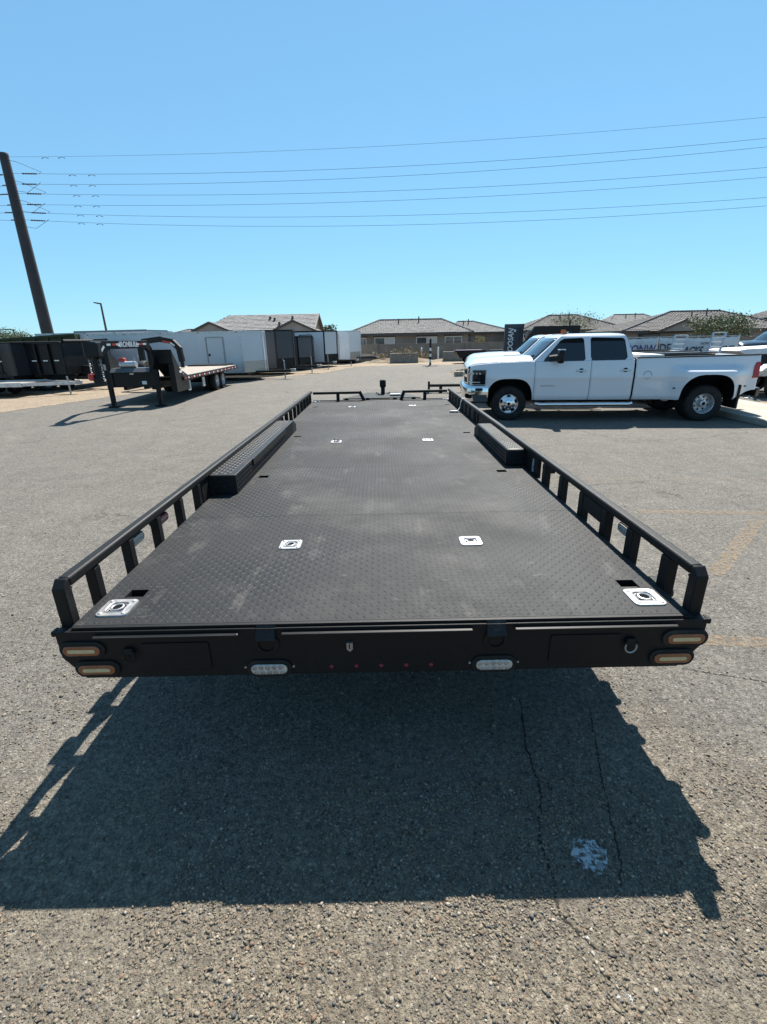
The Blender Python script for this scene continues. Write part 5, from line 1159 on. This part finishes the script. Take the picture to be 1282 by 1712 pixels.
# ------------------------------------------------------------------ trees and shrubs
def tree(name, loc, h, r, label, leaf=(.045, .065, .025), n=2600, ls=.05, trunk=.10, squash=.6, cat='tree', thin=1.0):
    t = empty(name, loc, label=label, cat=cat); nb = 9; k = MB(); tips = []
    for i in range(nb):
        a = 2*PI*i/nb+random.uniform(-.3, .3); l_ = r*random.uniform(.55, 1.0); z0 = h*random.uniform(.1, .4)
        p = [Vector((0, 0, z0*.2)), Vector((math.cos(a)*l_*.25, math.sin(a)*l_*.25, h*.42)), Vector((math.cos(a)*l_*.65, math.sin(a)*l_*.65, h*random.uniform(.62, .85))), Vector((math.cos(a)*l_, math.sin(a)*l_, h*random.uniform(.7, 1.0)))]
        k.tube(p, [trunk, trunk*.6, trunk*.3, trunk*.1], 6); tips += p[1:]
        for q in range(4):
            b = p[2]+(p[3]-p[2])*random.random(); e = b+Vector((random.uniform(-1, 1), random.uniform(-1, 1), random.uniform(-.3, .9)))*r*.35; k.tube([b, e], [trunk*.2, trunk*.06], 4); tips.append(e)
    k.build('trunk', mat('bark', (.10, .08, .055), .9, col2=(.15, .12, .08), nscale=9), t)
    tips = np.array([tuple(p) for p in tips]); c = tips[rng.integers(0, len(tips), n)]+rng.normal(0, 1, (n, 3))*np.array([r*.17, r*.17, r*.12])*thin
    d1 = rng.normal(0, 1, (n, 3)); d1 /= np.linalg.norm(d1, axis=1)[:, None]; d2 = np.cross(d1, rng.normal(0, 1, (n, 3))); d2 /= np.linalg.norm(d2, axis=1)[:, None]
    s_ = ls*rng.uniform(.6, 1.5, (n, 1)); V = np.stack([c-d1*s_, c+d2*s_*.4, c+d1*s_, c-d2*s_*.4], 1).reshape(-1, 3); F = np.arange(n*4).reshape(-1, 4)
    m = mat('leaf_'+name+str(round(leaf[1], 3)), leaf, .7, spec=.2, col2=tuple(q*1.7 for q in leaf), nscale=1.5, lo=.35, hi=.65); tag(raw('crown', V, F, m, t), kind='stuff'); return t
tree('palo_verde_tree', (27.6, 41, 0), 2.7, 2.3, 'green palo verde tree in front of the grey house at right', (.085, .10, .055), 9000, .075)
tree('palo_verde_tree', (14.9, 39, 0), 3.3, 1.5, 'sparse green tree rising behind the white pickup cab', (.10, .115, .06), 2600, .05, .03, thin=1.3)
tree('palo_verde_tree', (-45.5, 62, 0), 3.3, 2.6, 'bushy tree at the far left edge under the sky', (.07, .085, .045), 5000, .10)
tree('palo_verde_tree', (-8.0, 72, 0), 4.0, 1.6, 'small tree top between the gabled house and the central house', (.05, .06, .03), 1200, .14)
for i, (x, y, h, r, lb) in enumerate(((2.1, 41.6, .95, 1.0, 'dry brush piled on the middle concrete block by the wall'), (3.6, 43.5, .6, .9, 'dry brush between the concrete block and white posts'), (-.3, 43.8, .5, .8, 'dry weeds beside the left concrete block'),
                                    (10.9, 54.5, 2.0, .5, 'pale yucca-like shrub beside the low tiled house'), (7.7, 44.2, .5, .8, 'dry weeds behind the small utility trailer'))):
    tree('dry_shrub', (x, y, 0), h, r, lb, (.16, .125, .07) if i != 3 else (.2, .18, .09), 900, .06, .02, cat='shrub')
def rubble(loc, w, d, h, label):
    n, m_ = 20, 14; k = MB(); rows = []
    for i in range(n+1):
        r = []
        for j in range(m_+1):
            u, v = -1+2*i/n, -1+2*j/m_; f = max(0, 1-u*u)*max(0, 1-v*v); r.append((u*w, v*d, h*f*random.uniform(.7, 1.15)-.02))
        rows.append(r)
    k.grid(rows); o = k.build('dirt_mound', M_DIRT); o.location = loc; tag(o, label, 'mound', kind='stuff')
rubble((1.7, 42.2, 0), 3.6, 1.0, .42, 'low dirt mound along the block wall'); rubble((7.0, 43.5, 0), 3.0, 1.0, .3, 'dirt ridge behind the small trailer'); rubble((4.6, 27.2, 0), .9, .5, .28, 'small dirt heap beyond the pickup bonnet'); rubble((-3.2, 43.8, 0), 2.4, .8, .22, 'dirt ridge near the white cargo trailer')

# ------------------------------------------------------------------ things by the wall
def conc_block(loc, L, h, rz, label):
    t = empty('concrete_block', loc, rz, label=label, cat='concrete block', group='concrete blocks by the wall')
    k = MB(); k.prism([(-.35, 0), (.35, 0), (.35, h*.25), (.24, h), (-.24, h), (-.35, h*.25)], 'x', -L/2, L/2); k.build('block', mat('rough_concrete', (.19, .165, .135), .95, col2=(.25, .22, .18), nscale=4, bump=.4, bscale=30), t, bevel=.03)
    k = MB(); k.tube([(-.2, 0, h-.02), (-.2, 0, h+.09), (.2, 0, h+.09), (.2, 0, h-.02)], .02, 6); k.build('lifting_loop', M_STEEL, t)
conc_block((1.95, 41.0, 0), 2.3, .78, R(2), 'middle concrete block half covered by dry brush'); conc_block((6.35, 42.4, 0), 2.0, .80, R(-3), 'concrete block left of the small dark trailer'); conc_block((-1.35, 43.2, 0), 1.8, .62, R(4), 'low concrete block right of the white cargo trailer')
for x, lb in ((3.72, 'left white marker post standing by the block wall'), (5.22, 'right white marker post standing by the block wall')):
    t = empty('marker_post', (x, 44.9, 0), label=lb, cat='post', group='white posts by the wall')
    k = MB(); k.box(-.07, .07, -.07, .07, 0, .95, .01); k.build('post', M_WTAPE, t); k = MB(); k.lathe([(0, 1.12), (.05, 1.1), (.09, 1.02), (.06, .95)], 'z', (0, 0, 0), 10); k.build('finial', M_WTAPE, t)
t = empty('barrier_post', (3.6, 35.8, 0), label='striped black and white post on a flat base in the yard middle', cat='post')
for i in range(9):
    k = MB(); k.tube([(0, 0, .04+.2*i), (0, 0, .04+.2*(i+1))], .075, 12); k.build('band', M_WTAPE if i % 2 and i < 7 else M_BLACKG, t, smooth=True)
k = MB(); k.lathe([(0, .06), (.28, .05), (.55, .03), (.55, 0)], 'z', (0, 0, 0), 24); k.build('base_plate', M_BLACK, t)
# small tipping utility trailer
t = empty('utility_trailer', (6.9, 38.6, 0), label='small dark utility trailer with spoked wheel standing near the block wall', cat='trailer')
k = MB(); k.prism([(-1.15, .95), (1.15, .95), (1.0, .50), (-.85, .42)], 'y', -.65, .65); k.build('tub', M_BLACKG, t)
k = MB(); k.box(-1.2, 1.2, -.68, -.651, .90, .97); k.box(-1.2, 1.2, .651, .68, .9, .97); k.build('rim_rail', M_BLACKG, t)
k = MB(); k.box(-1.05, .95, -.4, .4, .951, .99); k.build('tarp', mat('violet_tarp', (.18, .12, .22), .7), t)
for s_ in (-1, 1): small_wheel(t, -.1, s_*.74, .30, .16, s_)
k = MB(); k.bar((1.0, 0, .45), (2.2, 0, .42), .08, .08); k.build('drawbar', M_BLACK, t)
k = MB(); k.tube([(2.0, 0, 0), (2.0, 0, .6)], .03, 6); k.build('jack', M_STEEL, t)
k = MB(); k.box(1.6, 2.9, -.35, .35, .62, .95, .02); k.build('toolbox', M_BLACKG, t)
# long steel beam on the ground in front of the pickups
t = empty('loading_ramp', (2.35, 17.9, 0), R(-4), label='long narrow black ramp lying on trestles left of the pickup grille', cat='ramp')
k = MB(); k.box(-.55, 1.9, -.14, -.09, .22, .30); k.box(-.55, 1.9, .09, .14, .22, .30); k.build('rail', M_BLACK, t)
for i in range(8): k = MB(); k.box(-.5+i*.3, -.44+i*.3, -.09, .09, .24, .28); k.build('rung', M_BLACK, t)
k = MB(); k.box(-.62, -.55, -.2, .2, .10, .42); k.build('end_plate', M_BLACK, t)
k = MB(); k.box(1.0, 1.1, -.2, .2, 0, .22); k.box(-.2, -.1, -.15, .15, 0, .22); k.build('trestle', M_BLACK, t)
t = empty('timber_block', (4.35, 25.6, 0), R(8), label='pale timber block lying beyond the pickup bonnet', cat='timber')
k = MB(); k.box(-.5, .5, -.15, .15, 0, .24, .02); k.build('beam', M_WOOD, t)
t = empty('spare_tyre', (4.45, 23.6, 0), label='dark tyre lying flat beyond the pickup bonnet', cat='tyre')
k = MB(); k.lathe([(.22, .05), (.38, .0), (.44, .05), (.44, .18), (.38, .24), (.22, .19)], 'z', (0, 0, 0), 28); k.build('tyre', M_RUBBER, t, smooth=True)
k = MB(); k.lathe([(0, .12), (.12, .12), (.2, .08), (.22, .05)], 'z', (0, 0, 0), 20); k.build('rim', M_STEEL, t, smooth=True)

# ------------------------------------------------------------------ forklift and black gooseneck behind the pickup
t = empty('forklift', (6.25, 23.6, 0), R(0), label='forklift with tall dark mast seen above the pickup bonnet', cat='forklift')
M_MAST = mat('mast_grey_paint', (.022, .030, .045), .4, .2, col2=(.035, .042, .055), nscale=2)
for x in (-.42, .30):
    k = MB(); k.box(x, x+.14, -.1, .08, .05, 2.42, .01); k.build('mast_channel', M_MAST, t)
k = MB(); k.box(-.275, .295, -.06, .04, .3, 2.36); k.box(-.44, .46, -.11, -.061, 2.25, 2.44, .01); mp_ = k.build('mast_panel', M_MAST, t)
text('maker_lettering', 'DOOSAN', M_WTEXT, mp_, face_mtx((-.13, -.108, 1.62), (0, 0, 1), (-1, 0, 0)), .34, .002, shear=.2, bold=.006, sx=.85)
k = MB(); k.box(.0, .09, -.075, -.063, 2.1, 2.2); k.build('label_plate', M_WTEXT, mp_)
k = MB(); k.bar((.55, .2, 1.15), (.95, 1.0, 2.15), .07, .07); k.bar((1.05, .2, 1.15), (1.2, 1.0, 2.15), .07, .07); k.bar((.9, 1.0, 2.15), (1.5, 2.3, 2.15), .08, .08); k.bar((1.5, 2.3, 2.15), (1.6, 2.5, 1.2), .08, .08); k.build('overhead_guard', M_MAST, t)
k = MB(); k.bar((.50, .05, 1.95), (.78, .3, 1.35), .06, .06); k.build('tilt_cylinder', M_CHROME, t)
k = MB(); k.box(.35, 1.6, .25, 2.6, .35, 1.15, .06); k.build('body', mat('forklift_body', (.45, .44, .40), .5), t)
k = MB(); k.box(.55, 1.1, .9, 1.4, 1.15, 1.65, .05); k.build('seat', M_RUBBER, t)
for y in (.5, 2.2):
    for x in (.25, 1.65):
        k = MB(); k.lathe([(.14, -.11), (.3, -.12), (.34, -.08), (.34, .08), (.3, .12), (.14, .11)], 'x', (x, y, .34), 24); k.build('wheel', M_RUBBER, t, smooth=True)
for x in (-.3, .2):
    k = MB(); k.box(x, x+.12, -1.15, -.12, .08, .13); k.box(x, x+.12, -.16, -.11, .08, .7); k.build('fork', M_BLACK, t)
t = empty('gooseneck_trailer', (8.6, 22.4, 0), R(0), label='black gooseneck trailer neck with orange lamp above the pickup windscreen', cat='trailer')
k = MB(); k.box(-1.75, .25, -.1, .1, 2.0, 2.30, .01); k.build('neck_beam', M_BLACKG, t)
k = MB(); k.bar((-1.68, 0, 2.22), (-2.35, 0, 1.15), .18, .22); k.build('nose_beam', M_BLACKG, t)
k = MB(); k.box(.0, .25, -.12, .12, .3, 2.0); k.box(.0, .25, 1.6, 1.84, .3, 2.0); k.build('riser', M_BLACKG, t)
k = MB(); k.box(-1.5, -.10, .25, 1.6, 1.1, 2.16, .02); k.build('neck_toolbox', M_NAVYP, t)
k = MB(); k.box(-.62, -.38, -.16, -.101, 1.92, 2.14, .02); k.build('warning_lamp', mat('orange_lamp', (.5, .12, .03), .3), t)
k = MB(); k.box(-.36, -.27, -.16, -.101, 1.9, 2.05, .01); k.build('lamp_guard', M_WTAPE, t)
k = MB(); k.tube([(-.2, 0, 2.3), (-.2, 0, 2.52)], .035, 6); k.build('stack', M_BLACKG, t)
k = MB(); k.box(.25, 7.5, -.4, 2.0, .72, .88, .01); k.build('deck', M_BLACK, t)
for x in (4.8, 5.7): small_wheel(t, x, -.2, .38, .22, -1); small_wheel(t, x, 1.8, .38, .22, 1)
k = MB(); k.box(-2.45, -2.22, -.1, .1, 0.0, 1.2); k.build('front_stand', M_BLACK, t)

# ------------------------------------------------------------------ banner, ramps and trailers at the right
t = empty('banner', (0, 24.2, 0), R(0), label='long off-white vinyl banner with dark lettering behind the pickup bed', cat='banner')
M_BAN = mat('vinyl_banner', (.56, .55, .53), .6, col2=(.62, .61, .59), nscale=2)
for x0, x1 in ((9.6, 13.45), (13.5, 17.35)):
    rows = []
    for i in range(33):
        x = x0+(x1-x0)*i/32; sag = .05*math.sin(PI*i/32)+.012*math.sin(i*1.9)
        rows.append([(x, .02*math.sin(i*.9+j*.8), .35+(1.70-.35-sag)*j/8) for j in range(9)])
    k = MB(); k.grid(rows); b_ = k.build('banner_sheet', M_BAN, t, smooth=True, thick=.004)
M_PURP = mat('purple_lettering', (.09, .05, .20), .5); M_INK = mat('dark_lettering', (.025, .027, .05), .5)
text('lettering', 'NATIONW', M_PURP, t, face_mtx((13.37, -.045, 1.17), (1, 0, 0), (0, 0, 1)), .58, .003, bold=.005, align='RIGHT', sx=.78)
text('lettering', 'IDE', M_INK, t, face_mtx((13.42, -.045, 1.19), (1, 0, 0), (0, 0, 1)), .60, .003, bold=.006, align='LEFT', sx=.76)
text('lettering', 'JACKS', M_INK, t, face_mtx((14.62, -.045, 1.07), (1, 0, 0), (0, 0, 1)), .50, .003, shear=.28, bold=.010, align='LEFT', sx=.74)
text('lettering', 'ONS', M_INK, t, face_mtx((17.12, -.045, 1.09), (1, 0, 0), (0, 0, 1)), .48, .003, shear=.28, bold=.010, align='RIGHT', sx=.78)
text('lettering', 'HOME O', M_INK, t, face_mtx((15.82, -.045, 1.40), (1, 0, 0), (0, 0, 1)), .16, .002, shear=.25)
for x in (9.55, 11.5, 13.475, 15.4, 17.4):
    k = MB(); k.tube([(x, .06, 0), (x, .06, 1.78)], .025, 8); k.build('fence_post', M_STEEL, t)
k = MB(); k.tube([(9.5, .06, 1.74), (17.45, .06, 1.74)], .02, 6); k.build('top_rail', M_STEEL, t)
# equipment trailer with two standing ladder ramps
t = empty('equipment_trailer', (10.9, 17.1, 0), R(0), label='low trailer with two upright ladder ramps behind the pickup bed', cat='trailer')
k = MB(); k.box(-.95, .95, .0, 4.8, .55, .68, .01); k.build('deck', M_BLACK, t)
M_RAMP = mat('blue_grey_ramp', (.30, .36, .44), .4, .4, col2=(.36, .42, .5), nscale=6)
for x0 in (-1.02, .26):
    k = MB(); w_ = .42; lean = .12
    for sx in (0, w_): k.bar((x0+sx, -.02, .60), (x0+sx+lean, -.10, 1.84 if x0 < 0 else 1.90), .045, .07, up=(0, 1, 0))
    rp_ = k.build('ramp', M_RAMP, t)
    for i in range(9):
        f = .05+i*.118; k = MB(); zz = .60+(1.24 if x0 < 0 else 1.30)*f; k.box(x0+lean*f+.025, x0+w_+lean*f-.025, -.02-.08*f-.03, -.02-.08*f+.03, zz-.018, zz+.018); k.build('rung', M_ALU, rp_)
for y in (2.0, 2.8): 
    for s_ in (-1, 1):
        k = MB(); k.lathe([(.19, -.09), (.31, -.1), (.34, -.06), (.34, .06), (.31, .1), (.19, .09)], 'x', (s_*1.08, y, .34), 24); wh = k.build('wheel', M_RUBBER, t, smooth=True)
        k = MB(); k.lathe([(0, s_*.06), (.1, s_*.05), (.19, s_*.09)], 'x', (s_*1.08, y, .34), 16); k.build('rim', M_STEEL, wh, smooth=True)
k = MB(); k.bar((-.6, 4.8, .6), (0, 6.2, .55), .07, .12); k.bar((.6, 4.8, .6), (0, 6.2, .55), .07, .12); k.build('tongue', M_BLACK, t)
k = MB(); k.tube([(0, 5.9, 0), (0, 5.9, .9)], .04, 8); k.build('jack', M_STEEL, t)
t = empty('utility_trailer', (11.35, 14.75, 0), R(-3), label='silver aluminium trailer with jack stand at the right edge behind the pickup tail', cat='trailer')
k = MB(); k.box(.1, 4.5, -.05, .05, .62, .80, .01); k.box(.1, 4.5, 1.65, 1.75, .62, .80, .01); k.box(.0, .1, -.05, 1.75, .62, .80, .01); k.build('frame', M_ALU, t)
k = MB(); k.box(.1, 4.5, .051, 1.649, .70, .74); k.build('deck', M_ALU, t)
k = MB(); k.prism([(-.1, .80), (.1, .98), (1.9, .98), (2.1, .80)], 'y', -.32, -.06); k.build('fender', M_ALU, t)
for x in (.55, 1.35): small_wheel(t, x, -.18, .32, .2, -1); small_wheel(t, x, 1.88, .32, .2, 1)
k = MB(); k.tube([(-.2, -.2, 0.0), (-.2, -.2, .95)], .03, 8); jk = k.build('jack', M_STEEL, t)
k = MB(); k.lathe([(0, .02), (.12, .02), (.12, 0)], 'z', (-.2, -.2, 0), 12); k.build('jack_foot', M_STEEL, jk)
k = MB(); k.bar((-.25, -.2, .72), (.1, .3, .72), .06, .08); k.build('jack_bracket', M_STEEL, jk)
t = empty('covered_trailer', (16.6, 19.6, 0), R(2), label='long white covered trailer behind the pickup tailgate at the right edge', cat='trailer')
k = MB(); k.prism([(-2.6, 1.20), (-2.2, 1.26), (4, 1.46), (4, 1.05), (-2.2, 1.05)], 'y', 0, 1.8); k.build('cover', mat('white_cover', (.62, .6, .62), .5), t, bevel=.03)
k = MB(); k.box(-2.2, 4, .1, 1.7, .62, 1.049); k.build('body', M_NAVYP, t)
for x in (1.0, 1.9): small_wheel(t, x, -.05, .32, .2, -1); small_wheel(t, x, 1.85, .32, .2, 1)
